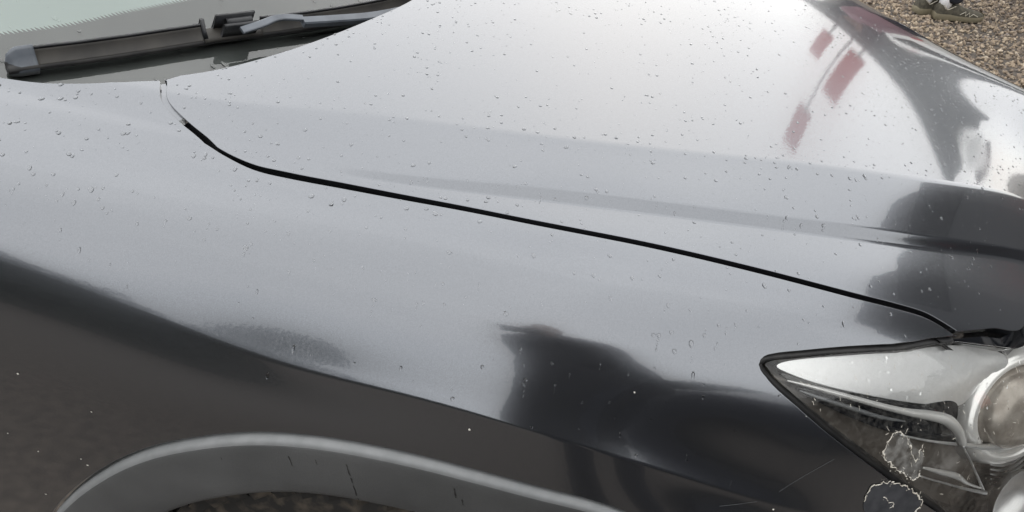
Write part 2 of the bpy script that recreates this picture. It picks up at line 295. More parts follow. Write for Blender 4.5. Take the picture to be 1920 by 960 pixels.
def vary(m, c0, c1, scale=6., detail=6, lo=.35, hi=.65, vec=None, bump=0., bscale=None, rough=None):
    b = m.node_tree.nodes['Principled BSDF']; t = node(m, 'ShaderNodeTexCoord'); mp = node(m, 'ShaderNodeMapping'); mp.inputs['Scale'].default_value = vec or (1, 1, 1)
    n = node(m, 'ShaderNodeTexNoise', Scale=scale, Detail=detail); r_ = node(m, 'ShaderNodeValToRGB')
    r_.color_ramp.elements[0].position = lo; r_.color_ramp.elements[0].color = (*c0, 1); r_.color_ramp.elements[1].position = hi; r_.color_ramp.elements[1].color = (*c1, 1)
    link(m, t.outputs['Object'], mp.inputs['Vector']); link(m, mp.outputs['Vector'], n.inputs['Vector']); link(m, n.outputs['Fac'], r_.inputs['Fac']); link(m, r_.outputs['Color'], b.inputs['Base Color'])
    if bump:
        n2 = node(m, 'ShaderNodeTexNoise', Scale=bscale or scale*4, Detail=4); link(m, mp.outputs['Vector'], n2.inputs['Vector'])
        bp = node(m, 'ShaderNodeBump', Strength=bump, Distance=.002); link(m, n2.outputs['Fac'], bp.inputs['Height']); link(m, bp.outputs['Normal'], b.inputs['Normal'])
    if rough:
        mr = node(m, 'ShaderNodeMapRange'); mr.inputs['To Min'].default_value, mr.inputs['To Max'].default_value = rough
        link(m, n.outputs['Fac'], mr.inputs['Value']); link(m, mr.outputs['Result'], b.inputs['Roughness'])
    return m
def thin_clear(name, tint, rough=.02, ior=1.5, haze=0., streak=False):     # thin clear sheet: mirror by Fresnel, the rest passes straight through
    m = bpy.data.materials.new(name); m.use_nodes = True; nt = m.node_tree; nt.nodes.clear()
    o = nt.nodes.new('ShaderNodeOutputMaterial'); tr = node(m, 'ShaderNodeBsdfTransparent'); tr.inputs['Color'].default_value = (*tint, 1)
    gl = node(m, 'ShaderNodeBsdfGlossy', Roughness=rough); fr = node(m, 'ShaderNodeFresnel', IOR=ior); mx = nt.nodes.new('ShaderNodeMixShader')
    link(m, fr.outputs['Fac'], mx.inputs['Fac']); link(m, tr.outputs[0], mx.inputs[1]); link(m, gl.outputs[0], mx.inputs[2]); last = mx
    if haze:
        df = node(m, 'ShaderNodeBsdfDiffuse'); df.inputs['Color'].default_value = (.62, .6, .55, 1); t = node(m, 'ShaderNodeTexCoord')
        n = node(m, 'ShaderNodeTexNoise', Scale=120., Detail=3, Roughness=.7); mr = node(m, 'ShaderNodeMapRange'); mr.inputs['From Min'].default_value = .42; mr.inputs['From Max'].default_value = .75; mr.inputs['To Max'].default_value = haze
        link(m, t.outputs['Object'], n.inputs['Vector']); link(m, n.outputs['Fac'], mr.inputs['Value']); m2 = nt.nodes.new('ShaderNodeMixShader')
        link(m, mr.outputs['Result'], m2.inputs['Fac']); link(m, mx.outputs[0], m2.inputs[1]); link(m, df.outputs[0], m2.inputs[2]); last = m2
    link(m, last.outputs[0], o.inputs['Surface']); return m
M = {}
# graphite metallic paint under clear lacquer, with flake and a trace of orange peel
p = M['paint'] = mat('graphite_paint', (.155, .163, .178), .18, .92, 1.0, coat_rough=.025)
b = p.node_tree.nodes['Principled BSDF']; t = node(p, 'ShaderNodeTexCoord')
vo = node(p, 'ShaderNodeTexVoronoi', Scale=1300.); bp = node(p, 'ShaderNodeBump', Strength=.06, Distance=.001)
link(p, t.outputs['Object'], vo.inputs['Vector']); sep = node(p, 'ShaderNodeSeparateColor'); link(p, vo.outputs['Color'], sep.inputs['Color'])
link(p, sep.outputs[0], bp.inputs['Height']); fr_ = node(p, 'ShaderNodeValToRGB'); fr_.color_ramp.elements[0].color = (.146, .1545, .168, 1); fr_.color_ramp.elements[1].color = (.166, .1745, .190, 1); link(p, sep.outputs[1], fr_.inputs['Fac']); link(p, fr_.outputs['Color'], b.inputs['Base Color']); link(p, bp.outputs['Normal'], b.inputs['Normal'])
n2 = node(p, 'ShaderNodeTexNoise', Scale=260., Detail=2); b2 = node(p, 'ShaderNodeBump', Strength=.05, Distance=.0006)
link(p, t.outputs['Object'], n2.inputs['Vector']); link(p, n2.outputs['Fac'], b2.inputs['Height']); link(p, b2.outputs['Normal'], b.inputs['Coat Normal'])
n3 = node(p, 'ShaderNodeTexNoise', Scale=7., Detail=6); mr = node(p, 'ShaderNodeMapRange'); mr.inputs['To Min'].default_value = .0; mr.inputs['To Max'].default_value = .035
link(p, t.outputs['Object'], n3.inputs['Vector']); link(p, n3.outputs['Fac'], mr.inputs['Value']); link(p, mr.outputs['Result'], b.inputs['Coat Roughness'])
M['black'] = mat('black_void', (.006, .006, .007), .7, spec=.2)
M['rubber'] = vary(mat('black_rubber', (.015, .015, .016), .55), (.010, .010, .011), (.028, .027, .026), 40)
M['cladding'] = vary(mat('weathered_black_plastic', (.1, .1, .1), .55), (.062, .064, .065), (.088, .090, .091), 9, bump=.25, bscale=700)
M['pale_lip'] = vary(mat('pale_lip_plastic', (.3, .31, .31), .6), (.18, .187, .19), (.21, .217, .22), 60)
M['chrome'] = mat('satin_silver', (.80, .81, .82), .30, .75)
M['chrome2'] = mat('bright_silver', (.90, .90, .89), .22, .45)
M['lampblack'] = mat('gloss_black_plastic', (.012, .013, .016), .08, spec=.6)
M['lampgrey'] = mat('grey_lamp_plastic', (.22, .23, .24), .25, .3)
M['lampdark'] = mat('smoked_lamp_plastic', (.17, .152, .135), .22, .35)
M['lens'] = thin_clear('clear_polycarbonate', (.96, .96, .945), .03, 1.5, .06)
M['glass'] = thin_clear('green_tinted_glass', (.88, .945, .925), .01, 1.95)
M['frit'] = vary(mat('dusty_black_frit', (.1, .1, .1), .5), (.135, .13, .128), (.175, .168, .165), 14)
M['shade'] = vary(mat('pale_dash_cover', (.6, .66, .63), .6), (.70, .77, .735), (.76, .82, .79), 3)
M['dusty'] = vary(mat('dusty_wiper_plastic', (.1, .09, .08), .6), (.017, .016, .015), (.048, .044, .038), 22, vec=(1, 1, 1), lo=.3, hi=.7)
M['wiper'] = vary(mat('wiper_black_plastic', (.02, .02, .022), .4), (.014, .015, .017), (.035, .036, .039), 30)
M['cap'] = vary(mat('grey_end_cap', (.09, .10, .12), .38), (.075, .085, .10), (.12, .135, .155), 30)
M['water'] = mat('water', (1, 1, 1), 0., 0., trans=1.0, ior=1.33)
M['crust'] = vary(mat('flaking_lacquer', (.7, .66, .55), .7), (.42, .39, .33), (.68, .65, .58), 300)
M['chip'] = mat('bare_primer_chip', (.75, .73, .66), .7)
M['gravel_bed'] = vary(mat('earth', (.16, .125, .09), .9), (.042, .036, .031), (.115, .096, .08), 30, bump=.6, bscale=60)

# ---------------------------------------------------------------- the ground
g = 60.; NG = 24
ground = mk('ground', [(-g+2*g*i/NG, -g+2*g*j/NG, 0) for j in range(NG+1) for i in range(NG+1)],
            [(j*(NG+1)+i, j*(NG+1)+i+1, (j+1)*(NG+1)+i+1, (j+1)*(NG+1)+i) for j in range(NG) for i in range(NG)], M['gravel_bed'], None, False)
tag(ground, 'brown gravel yard under and around the car', None, None, 'structure')
# ---------------------------------------------------------------- the car
car = empty('car', (0, 0, 0))
tag(car, 'dark grey metallic car front corner wet with rain, with scuffed headlamp', 'car')
seam = smooth_poly(SEAM, .006); rear = smooth_poly(HOOD_REAR + [(-.185, .25), (-.172, .12), (-.168, 0.)], .01)
front = smooth_poly(HOOD_FRONT + [(.70, .70), (.745, .635), (.80, .55), (.855, .42), (.91, .22), (.93, 0.)], .008)
GAP = .0042
# bonnet: near half, then its mirror image on the far half
half = np.concatenate([seam, front[1:]]); rear_r = rear
far = (front[::-1][1:]*[1, -1]); far_seam = seam[::-1][1:]*[1, -1]; far_rear = rear[1:]*[1, -1]
hood_poly = np.concatenate([seam, front[2:], far[:-2], far_seam, far_rear[:-1], rear[::-1][:-2]])
hood_poly = inset(hood_poly, GAP)
sg = np.unique(np.concatenate([np.arange(-.78, -.55, .012), np.arange(-.55, .55, .014), np.arange(.55, .66, .0055), np.arange(.66, .715, .0025), np.arange(.715, .78, .0055), NOM[1:4]]))
hood = sheet('hood', hood_poly, M['paint'], car, (.009, .006), sgrid=sg)
# fender with the bumper corner below the headlamp
arch = smooth_poly([(-.60, 1.44), (-.545, 1.35)] + ARCH + [(.28, 1.04), (.36, 1.10), (.42, 1.20), (.455, 1.32), (.47, 1.44)], .008)
lens_top = smooth_poly(LENS_TOP, .005); tip = LENS_TIP; low = LENS_LOW + [(.62, .940), (.68, .962), (.75, .985), (.82, 1.005)]
lens_edge = smooth_poly([tuple(q) for q in LENS_TOP] + tip + low, .004)
screen = smooth_poly([(-.95, .645), (-.85, .645)] + SCREEN_EDGE, .006)
fender_poly = np.concatenate([screen, seam[1:], lens_edge[1:], [(.845, 1.02), (.85, 1.1), (.85, 1.3), (.85, 1.44)], arch[::-1], [(-.95, 1.44), (-.95, 1.2), (-.95, .9)]])
fender_poly = inset(fender_poly, GAP)
fender = sheet('fender', fender_poly, M['paint'], car, (.006, .0055), sgrid=np.unique(np.concatenate([np.arange(.57, 1.06, .0055), np.arange(1.06, 1.45, .015), NOM[4:8]])))
ff = np.array([(-.95, .66)] + [tuple(q) for q in screen[::6]] + [tuple(q) for q in seam[1::4]] + [(.74, .9), (.74, 1.44), (-.95, 1.44)])
fender_far = sheet('fender', offset_poly(ff, -GAP)[0], M['paint'], car, (.02, .02), sgn=-1)
# what lies in the shut line: a dark rain channel, painted grey at its rear end
k = int(np.argmin(np.abs(seam[:, 0] + .352)))
ch = [(-.02, -.004), (-.016, -.016), (.016, -.016), (.02, -.004)]
ribbon('rain_channel', seam[k:], ch, M['black'], car)
rc = ribbon('rain_channel', seam[:k+1], [(-.008, -.0045), (-.007, -.007), (.007, -.007), (.008, -.0045)], M['paint'], car); rc['label'] = 'painted grey end of the shut line'
far_ch = ribbon('rain_channel', seam, ch, M['black'], car, sgn=-1)
# nose below the bonnet: dark grille face
V = []; F = []
fr = np.concatenate([front[::4], (front[::-1]*[1, -1])[1::4]])
P0 = surf(fr[:, 0], fr[:, 1]); n = len(P0)
for (dx, dz) in ((-.01, -.012), (.012, -.06), (.02, -.25), (-.02, -.50)):
    V += [(p_[0]+dx, p_[1], p_[2]+dz) for p_ in P0]
F = [(j*n+i, j*n+i+1, (j+1)*n+i+1, (j+1)*n+i) for j in range(3) for i in range(n-1)]
mk('grille', V, F, M['lampblack'], car)
V = []; F = []; ss = np.linspace(.93, 1.44, 14); ny_ = 24
for s_ in ss:
    e_ = surf(.848, s_)
    for j in range(ny_+1):
        u_ = -1 + 2*j/ny_; V.append((.848 + .10*(1 - u_*u_), -e_[1]*u_, e_[2]))
F = [(i*(ny_+1)+j, i*(ny_+1)+j+1, (i+1)*(ny_+1)+j+1, (i+1)*(ny_+1)+j) for i in range(len(ss)-1) for j in range(ny_)]
mk('bumper', V, F, M['paint'], car)
# ---- wheel arch moulding
wc = Vector((-.06, -.80, .365))
A = smooth_poly(arch[::2], .008); Pa = surf(A[:, 0], A[:, 1]); Na = surf_n(A[:, 0], A[:, 1])
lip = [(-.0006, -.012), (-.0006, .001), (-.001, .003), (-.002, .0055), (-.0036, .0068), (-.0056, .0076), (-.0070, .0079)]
prof = [(-.0068, .0072), (-.0074, .0078), (-.0095, .0084), (-.017, .0095), (-.024, .0100), (-.04, .0113), (-.06, .0126), (-.074, .0133), (-.079, .0123), (-.0815, .009), (-.082, .004), (-.08, -.025), (-.078, -.05)]
er = Pa - np.array(wc); er[:, 1] = 0; er /= np.linalg.norm(er, axis=1, keepdims=True)
ou = np.zeros_like(Na); ou[:, 0] = Na[:, 0]; ou[:, 1] = Na[:, 1]; ou /= np.linalg.norm(ou, axis=1, keepdims=True)
m = len(prof); V = np.stack([Pa + er*a + ou*w for a, w in prof], 1).reshape(-1, 3)
F = [(i*m+j, (i+1)*m+j, (i+1)*m+j+1, i*m+j+1) for i in range(len(Pa)-1) for j in range(m-1)]
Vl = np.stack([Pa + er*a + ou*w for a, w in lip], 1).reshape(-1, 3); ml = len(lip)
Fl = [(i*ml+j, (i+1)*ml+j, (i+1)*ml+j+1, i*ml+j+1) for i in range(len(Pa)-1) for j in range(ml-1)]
clad = mk('wheel_arch_moulding', V, F, M['cladding'], car)
lip_o = mk('moulding_lip', Vl, Fl, M['pale_lip'], clad); lip_o['label'] = 'pale upper lip of the moulding'  # upper lip has a paler grey than the moulding face
clad['label'] = 'weathered grey plastic wheel arch moulding'
# dark streaks that run down the moulding
for (xx, a0, a1, w) in ((-.232, -.022, -.036, .0007), (-.222, -.03, -.052, .0008), (-.204, -.021, -.076, .0009), (-.158, -.021, -.07, .0008), (-.097, -.022, -.078, .0009), (-.255, -.048, -.058, .0007),
                        (-.13, -.022, -.03, .0006), (.015, -.022, -.036, .0009), (.024, -.036, -.045, .0009), (.052, -.052, -.062, .0011), (-.285, -.05, -.06, .0007), (.09, -.03, -.042, .0008), (.155, -.02, -.045, .0008)):
    V = []; F = []; nn = 14
    for q in range(nn+1):
        a = a0 + (a1-a0)*q/nn; xs_ = xx + .012*(a0-a)/.06*1.0 + random.uniform(-.0003, .0003); i = int(np.argmin(np.abs(Pa[:, 0] - xs_) + (Pa[:, 2] < .6)*9))
        w_ = np.interp(-a, [-p_[0] for p_ in prof], [p_[1] for p_ in prof]) + .0004
        c0 = Pa[i] + er[i]*a + ou[i]*w_; c0[0] = xs_; hw = w*(.4+.6*random.random())
        V += [c0 + np.array([-hw, 0, 0]), c0 + np.array([hw, 0, 0])]
    F = [(2*q, 2*q+1, 2*q+3, 2*q+2) for q in range(nn) if random.random() < .86]
    mk('dirt_streak', V, F, M['rubber'], clad, False)
# ---- wheel well liner and wheel
V = []; F = []; nn = 30
for i in range(nn+1):
    w = -.25 + (math.pi+.5)*i/nn
    for y in (-.885, -.70, -.50): V.append((wc.x + .455*math.cos(w), y, wc.z + .455*math.sin(w)))
F = [(i*3+j, i*3+j+1, (i+1)*3+j+1, (i+1)*3+j) for i in range(nn) for j in range(2)]
k = len(V); V += [(wc.x + .455*math.cos(-.25+(math.pi+.5)*i/nn), -.5, wc.z + .455*math.sin(-.25+(math.pi+.5)*i/nn)) for i in range(nn+1)]; F.append(tuple(range(k, k+nn+1)))
mk('wheel_well_liner', V, F, M['rubber'], car)
wheel = empty('wheel', (0, 0, 0)); wheel.parent = car
tyre_m = vary(mat('muddy_tyre_rubber', (.03, .028, .026), .8), (.014, .013, .012), (.085, .069, .052), 45, lo=.46, hi=.70)
tw = MB(); tw.lathe([(.24, -.10), (.29, -.115), (.335, -.112), (.352, -.098), (.356, -.06), (.357, 0), (.356, .06), (.352, .098), (.335, .112), (.29, .115), (.24, .10)], wc, (0, 1, 0), 96)
tyre = tw.build('tyre', tyre_m, wheel, True)
tb = MB()
for k in range(64):
    w = 2*math.pi*k/64
    for j, yy in enumerate((-.098, -.056, -.018, .02, .058, .098)):
        w2 = w + (.02 if j % 2 else 0) + random.uniform(-.004, .004); rr = .359 if abs(yy) < .09 else .352
        rot = Matrix.Rotation(-w2, 3, 'Y') @ Matrix.Rotation((.5 if j < 3 else -.5), 3, 'X')
        c0 = wc + Vector((math.cos(w2)*rr, yy, math.sin(w2)*rr)); tb.box(c0, (.020, .034, .022), rot, .82)
tread = tb.build('tread', tyre_m, wheel); tag(tread, None, None, None, 'stuff')
rim = MB(); rim.lathe([(.245, -.10), (.235, -.105), (.225, -.09), (.215, -.03), (.215, .1)], wc, (0, 1, 0), 64)
for k in range(10):
    w = 2*math.pi*k/10; rim.box(wc + Vector((math.cos(w)*.13, -.06, math.sin(w)*.13)), (.19, .02, .03), Matrix.Rotation(-w, 3, 'Y'))
rim.lathe([(.0, -.075), (.05, -.072), (.06, -.05)], wc, (0, 1, 0), 32)
rim.build('rim', M['chrome'], wheel, True)
# ---- headlamp
lamp = empty('headlamp', (0, 0, 0)); lamp.parent = car
lens_front = [(.83, .985), (.838, .93), (.838, .85), (.83, .76), (.80, .66), (.755, .675), (.71, .712), (.668, .748), (.598, .755)]
lens_poly = np.concatenate([lens_edge, smooth_poly(lens_front, .01)])
lp = inset(lens_poly, .0046)
lens = sheet('lens', lp, M['lens'], lamp, (.006, .006), depth=.0012, flange=.006)
lens['label'] = 'scratched clear headlamp cover with lifting lacquer'
ribbon('lamp_seal', lens_edge, [(-.006, -.0125), (-.004, -.0065), (.002, -.0065), (.005, -.016)], M['rubber'], lamp)
hp = inset(lens_poly, .0044)
house = sheet('lamp_housing', hp, M['lampdark'], lamp, (.02, .02), depth=.062, flange=0)
V = []; F = []; n = len(hp); Ph = surf(hp[:, 0], hp[:, 1]); Nh = surf_n(hp[:, 0], hp[:, 1])
V = np.concatenate([Ph - Nh*.006, Ph - Nh*.063]); F = [(i, (i+1) % n, (i+1) % n + n, i+n) for i in range(n)]
mk('lamp_housing', V, F, M['lampblack'], lamp)
def lamp_panel(name, pts, deps, m_, step=.007, parent=lamp, thick=.004):
    pts = np.array(pts); deps = np.array(deps if hasattr(deps, '__len__') else [deps]*len(pts), float)
    closed = np.concatenate([pts, deps[:, None]], 1); d3 = smooth_poly(closed, .005, True)
    def dep(v):
        D = ((v[:, None, :2] - d3[None, :, :2])**2).sum(-1) + 1e-9; w = D**-1.5; return (w*d3[None, :, 2]).sum(1)/w.sum(1)
    return sheet(name, d3[:, :2], m_, parent, (step, step), depth=dep, flange=thick)
def lamp_rod(name, pts, dep, half, m_, parent=lamp):
    q = smooth_poly(pts, .004); hs = np.interp(np.linspace(0, 1, len(q)), np.linspace(0, 1, len(half)), half) if hasattr(half, '__len__') else np.full(len(q), half)
    P = surf(q[:, 0], q[:, 1]); N = surf_n(q[:, 0], q[:, 1]); mb = MB(); mb.tube([Vector(a) for a in P - N*dep], [float(h) for h in hs], 10)
    return mb.build(name, m_, parent, True)
lamp_panel('reflector_panel', H_PANEL, [.012,.012,.012,.014,.02,.03,.045,.05,.045,.04,.035,.03,.02], M['chrome'])
lamp_panel('groove_panel', H_GROOVE, [.026]+[.040]*8+[.028], M['lampblack'])
lamp_rod('light_guide', H_STRIP, .03, [.0012, .0026, .0030, .0034, .004, .006, .0075, .006], M['chrome2'])
lamp_rod('trim_line', H_STRIP2, .036, [.001, .0026, .003, .0026, .001], M['lampgrey'])
lamp_panel('indicator_chamber', H_CHAMBER, .046, M['lampblack'])
lamp_rod('chamber_sill', H_SILL, .036, [.001, .0016, .002, .004, .006, .007], M['chrome'])
lamp_rod('chamber_edge', H_EDGE, .03, [.0012, .0016, .0022], M['chrome'])
lamp_rod('lower_bar', H_BAR, .03, [.0012, .0036, .0045, .002, .0015], M['chrome2'])
lamp_rod('lower_bar', H_BAR2, .026, [.001, .0014, .003], M['chrome'])
for rb_ in H_RIBS: lamp_rod('rib', rb_, .045, [.001, .0024, .003, .0024], M['chrome'])
# projector and its silver bezel, behind the cover
pc = Vector(PROJ); ax = Vector((.50, -.72, .50)).normalized(); up_v = (Vector((0, 0, 1)) - ax*ax.z).normalized()
def squash(v): d = Vector(v) - pc; return pc + d - up_v*(.2*d.dot(up_v))
mb = MB(); mb.lathe([(.100, -.05), (.1005, -.03), (.098, -.016), (.094, -.006), (.088, -.001), (.079, .0), (.073, -.004), (.070, -.012), (.0685, -.03)], pc, ax, 80); mb.V = [squash(v) for v in mb.V]; mb.build('projector_bezel', M['chrome2'], lamp, True)
M['bulbglass'] = vary(mat('gravel_tint_projector_glass', (.42, .38, .33), .22, .25), (.34, .30, .26), (.50, .46, .41), 60)  # speckled brown colour stands for gravel mirrored in the lens
mb = MB(); mb.lathe([(.069, -.016), (.068, -.008), (.063, .002), (.053, .010), (.036, .013), (.014, .015), (.0, .0152)], pc, ax, 64); mb.V = [squash(v) for v in mb.V]; mb.build('projector_lens', M['bulbglass'], lamp, True)
mb = MB(); mb.lathe([(.052, .004), (.047, -.006), (.034, -.016), (.017, -.022), (.0, -.023)], Vector(BOWL), Vector((.5, -.75, .4)), 48); mb.build('lower_reflector', M['chrome'], lamp, True)
# lifting lacquer: crusty rims on the cover and on the panel below it
def crust(name, pts, m_, parent, dz, w=.0011, closed=True, gap=.12):
    q = smooth_poly(pts, .0011, closed); q = q + rng.normal(0, .0003, q.shape) + .0009*np.stack([np.sin(np.arange(len(q))*.9), np.cos(np.arange(len(q))*.63)], 1)
    P = surf(q[:, 0], q[:, 1]); N = surf_n(q[:, 0], q[:, 1]); V = []; F = []
    t_ = np.gradient(P, axis=0); t_ /= np.linalg.norm(t_, axis=1, keepdims=True) + 1e-9; o_ = np.cross(t_, N); thick = np.abs(np.sin(np.arange(len(q))*.21) + .6*np.sin(np.arange(len(q))*.53+1))*.6 + .35
    for i in range(len(P)):
        a = w*thick[i]*random.uniform(.4, 1.2); c_ = w*thick[i]*random.uniform(.3, 1.1); V += [P[i] + N[i]*dz - o_[i]*a, P[i] + N[i]*(dz + w*.35), P[i] + N[i]*dz + o_[i]*c_]
    for i in range(len(P)-1):
        if random.random() < gap: continue
        F += [(3*i, 3*i+1, 3*i+4, 3*i+3), (3*i+1, 3*i+2, 3*i+5, 3*i+4)]
    for i in range(len(P)//2):                                   # loose flakes beside the rim
        j = rng.integers(len(P)); c0 = P[j] + o_[j]*rng.normal(0, .0022) + t_[j]*rng.normal(0, .001) + N[j]*dz; s_ = w*random.uniform(.12, .75); k = len(V); h = random.uniform(0, 6.28)
        V += [c0 + s_*(math.cos(h + u_)*o_[j] + math.sin(h + u_)*t_[j])*random.uniform(.6, 1.3) for u_ in (0, 1.6, 3.1, 4.7)]; F.append((k, k+1, k+2, k+3))
    return mk(name, V, F, m_, parent, False)
haze_m = bpy.data.materials.new('hazed_lacquer'); haze_m.use_nodes = True; nt = haze_m.node_tree; nt.nodes.clear(); o_ = nt.nodes.new('ShaderNodeOutputMaterial'); mx = nt.nodes.new('ShaderNodeMixShader')
df = node(haze_m, 'ShaderNodeBsdfDiffuse'); df.inputs['Color'].default_value = (.55, .55, .53, 1); tr = node(haze_m, 'ShaderNodeBsdfTransparent'); nn_ = node(haze_m, 'ShaderNodeTexNoise', Scale=90., Detail=6); tcn = node(haze_m, 'ShaderNodeTexCoord')
mrn = node(haze_m, 'ShaderNodeMapRange'); mrn.inputs['From Min'].default_value = .35; mrn.inputs['From Max'].default_value = .7; mrn.inputs['To Min'].default_value = .02; mrn.inputs['To Max'].default_value = .30
link(haze_m, tcn.outputs['Object'], nn_.inputs['Vector']); link(haze_m, nn_.outputs['Fac'], mrn.inputs['Value']); link(haze_m, mrn.outputs['Result'], mx.inputs[0]); link(haze_m, tr.outputs[0], mx.inputs[1]); link(haze_m, df.outputs[0], mx.inputs[2]); link(haze_m, mx.outputs[0], o_.inputs['Surface'])
sheet('peeled_patch', smooth_poly(PEEL_B[:8] + [(.5, .868)], .004, True), haze_m, lamp, (.005, .005), depth=-.0002, flange=0)
dull = vary(mat('bare_dull_primer', (.03, .032, .037), .55), (.022, .024, .029), (.045, .047, .053), 80)
sheet('peeled_patch', smooth_poly(PEEL_A + [(.49, .93), (.46, .928)], .004, True), dull, car, (.006, .006), depth=-.0005, flange=0)
crust('lacquer_crust', PEEL_B[:7], M['crust'], lamp, .0001, .0013, False, .10)
crust('lacquer_crust', PEEL_B[7:] + PEEL_B[:1], M['crust'], lamp, .0001, .0010, False, .12)
crust('lacquer_crust', PEEL_A, M['crust'], car, .0009, .0012, False, .10)
crust('lacquer_crust', [(.478, .9125), (.487, .9165), (.497, .918), (.492, .923)], M['crust'], car, .0005, .0009, False, .3)
mbV = []; mbF = []
for (x_, s_) in CHIPS:
    c0 = surf(x_, s_) + surf_n(x_, s_)*.0004; n_ = surf_n(x_, s_); a = np.cross(n_, [1, 0, 0.]); a /= np.linalg.norm(a); b_ = np.cross(n_, a); k = len(mbV); r0 = random.uniform(.0006, .0015)
    for j in range(6): mbV.append(c0 + r0*random.uniform(.5, 1.2)*(math.cos(j*1.047)*a + math.sin(j*1.047)*b_))
    mbF.append(tuple(range(k, k+6)))
tag(mk('paint_chips', mbV, mbF, M['chip'], car, False), None, None, None, 'stuff')
# fine scratches on the headlamp cover
V = []; F = []
for q in range(130):
    x_ = random.uniform(.33, .66); s_ = random.uniform(.765, .905); ok = inside(lp, np.array([[x_, s_]]))[0]
    if not ok: continue
    a = random.gauss(.3, .9); l = random.uniform(.001, .006); hw = random.uniform(.00012, .0003); k = len(V)
    pts = [(x_ + l*t_*math.cos(a), s_ + l*t_*math.sin(a) + random.uniform(-.0006, .0006)) for t_ in (0, .5, 1)]
    for u_ in pts:
        for e in (-hw, hw): V.append(surf(u_[0] - e*math.sin(a), u_[1] + e*math.cos(a)) + surf_n(u_[0], u_[1])*-.0004)
    F += [(k, k+1, k+3, k+2), (k+2, k+3, k+5, k+4)]
tag(mk('cover_scratches', V, F, M['crust'], lamp, False), None, None, None, 'stuff')
# long faint scratches on the fender
for pts in (((.352, .930), (.375, .912), (.402, .893)), ((.29, .965), (.31, .955), (.33, .944))):
    q = smooth_poly(pts, .004); ribbon('scratch', q, [(-.00015, .0004), (.00015, .0004)], M['lampgrey'], fender)
# ---- windscreen
def xb(y): return -.30 - .28*(y/.72)**2
def gp(x, y, off=0.):
    n_ = Vector((.55, .55*.56*y/.72**2*1.0, 1)).normalized(); return Vector((x, y, 1.015 + .55*(xb(y) - x))) + n_*off
def gn(y): return Vector((.55, .308*y/.5184, 1)).normalized()
screen_e = empty('windscreen', (0, 0, 0)); screen_e.parent = car
nx, ny = 30, 40; V = []
for j in range(ny+1):
    y = -.78 + 1.56*j/ny
    for i in range(nx+1): V.append(gp(xb(y) + .10 - .95*i/nx, y))
F = [(j*(nx+1)+i, (j+1)*(nx+1)+i, (j+1)*(nx+1)+i+1, j*(nx+1)+i+1) for j in range(ny) for i in range(nx)]
glass_o = mk('glass_pane', V, F, M['glass'], screen_e)
fb = smooth_poly(FRIT + [(-.30, .12)], .0024); V = []; F = []
for i, (x, y) in enumerate(fb):
    # teeth along the upper edge of the printed band
    d = fb[min(i+1, len(fb)-1)] - fb[max(i-1, 0)]; d = d/np.linalg.norm(d); up = np.array([-d[1], d[0]])
    if up[0] > 0: up = -up
    e = (.0032 if i % 2 else -.0032)*random.uniform(.8, 1.1)
    V += [gp(x + e, y, -.005), gp(xb(y) + .10, y, -.005)]
F = [(2*i, 2*i+1, 2*i+3, 2*i+2) for i in range(len(fb)-1)]
mk('frit_band', V, F, M['frit'], screen_e)
V = [gp(xb(y) + .08 - .8*i/8, y, -.06 - .03*i/8) for y in np.linspace(-.74, .74, 13) for i in range(9)]
mk('dash_cover', V, [(j*9+i, j*9+i+1, (j+1)*9+i+1, (j+1)*9+i) for j in range(12) for i in range(8)], M['shade'], screen_e)
V = [gp(xb(y) + .20 - .14*i/4, y, -.05 + .0*i) for y in np.linspace(-.74, .74, 13) for i in range(5)]
# ---- wiper
wip = empty('wiper', (0, 0, 0)); wip.parent = car
bp3 = smooth_poly(BLADE + [(-.19, -.06), (-.15, .05)], .006)
def blade_sweep(name, i0, i1, prof, m_, scale=None, closed=True):
    V = []; F = []; idx = range(i0, i1+1); m_n = len(prof)
    for q, i in enumerate(idx):
        p_ = gp(*bp3[i]); a = gp(*bp3[max(i-1, 0)]); b_ = gp(*bp3[min(i+1, len(bp3)-1)]); t_ = (b_-a).normalized(); n_ = gn(bp3[i][1]); u_ = n_.cross(t_).normalized()
        s_ = scale(q/max(1, i1-i0)) if scale else 1.
        for (u0, n0) in prof: V.append(p_ + u_*u0*s_ + n_*(n0*s_ if n0 > .009 else n0))
    L_ = i1-i0
    for q in range(L_):
        for j in range(m_n if closed else m_n-1):
            j2 = (j+1) % m_n; F.append((q*m_n+j, q*m_n+j2, (q+1)*m_n+j2, (q+1)*m_n+j))
    if closed: F.append(tuple(range(m_n))); F.append(tuple(range(L_*m_n, (L_+1)*m_n))[::-1])
    return mk(name, V, F, m_, wip, True)
def bi(x): return int(np.argmin(np.abs(bp3[:, 0] - x)))
spoil = [(-.006, .0165), (-.003, .0176), (.001, .0196), (.0045, .0222), (.0080, .0256), (.0110, .0298), (.0120, .0293), (.0105, .0245), (.0085, .0200), (.006, .0165)]
rub = [(-.0072, .0170), (-.0070, .0110), (-.0045, .0070), (-.0010, .0050), (-.0006, .0005), (.0006, .0005), (.0010, .0050), (.0045, .0070), (.0060, .0170)]
blade_sweep('spoiler', bi(-.566), bi(-.4445), spoil, M['dusty']); blade_sweep('spoiler', bi(-.3985), len(bp3)-1, spoil, M['dusty'])
edge_p = [(.0095, .0280), (.0107, .0310), (.0125, .0310), (.0130, .0280)]  # black strip stands for the shading in the spoiler's concave top
blade_sweep('spoiler_shade_edge', bi(-.566), bi(-.4445), edge_p, M['wiper']); blade_sweep('spoiler_shade_edge', bi(-.3985), len(bp3)-1, edge_p, M['wiper'])
blade_sweep('rubber_strip', bi(-.5846), len(bp3)-1, rub, M['rubber'])
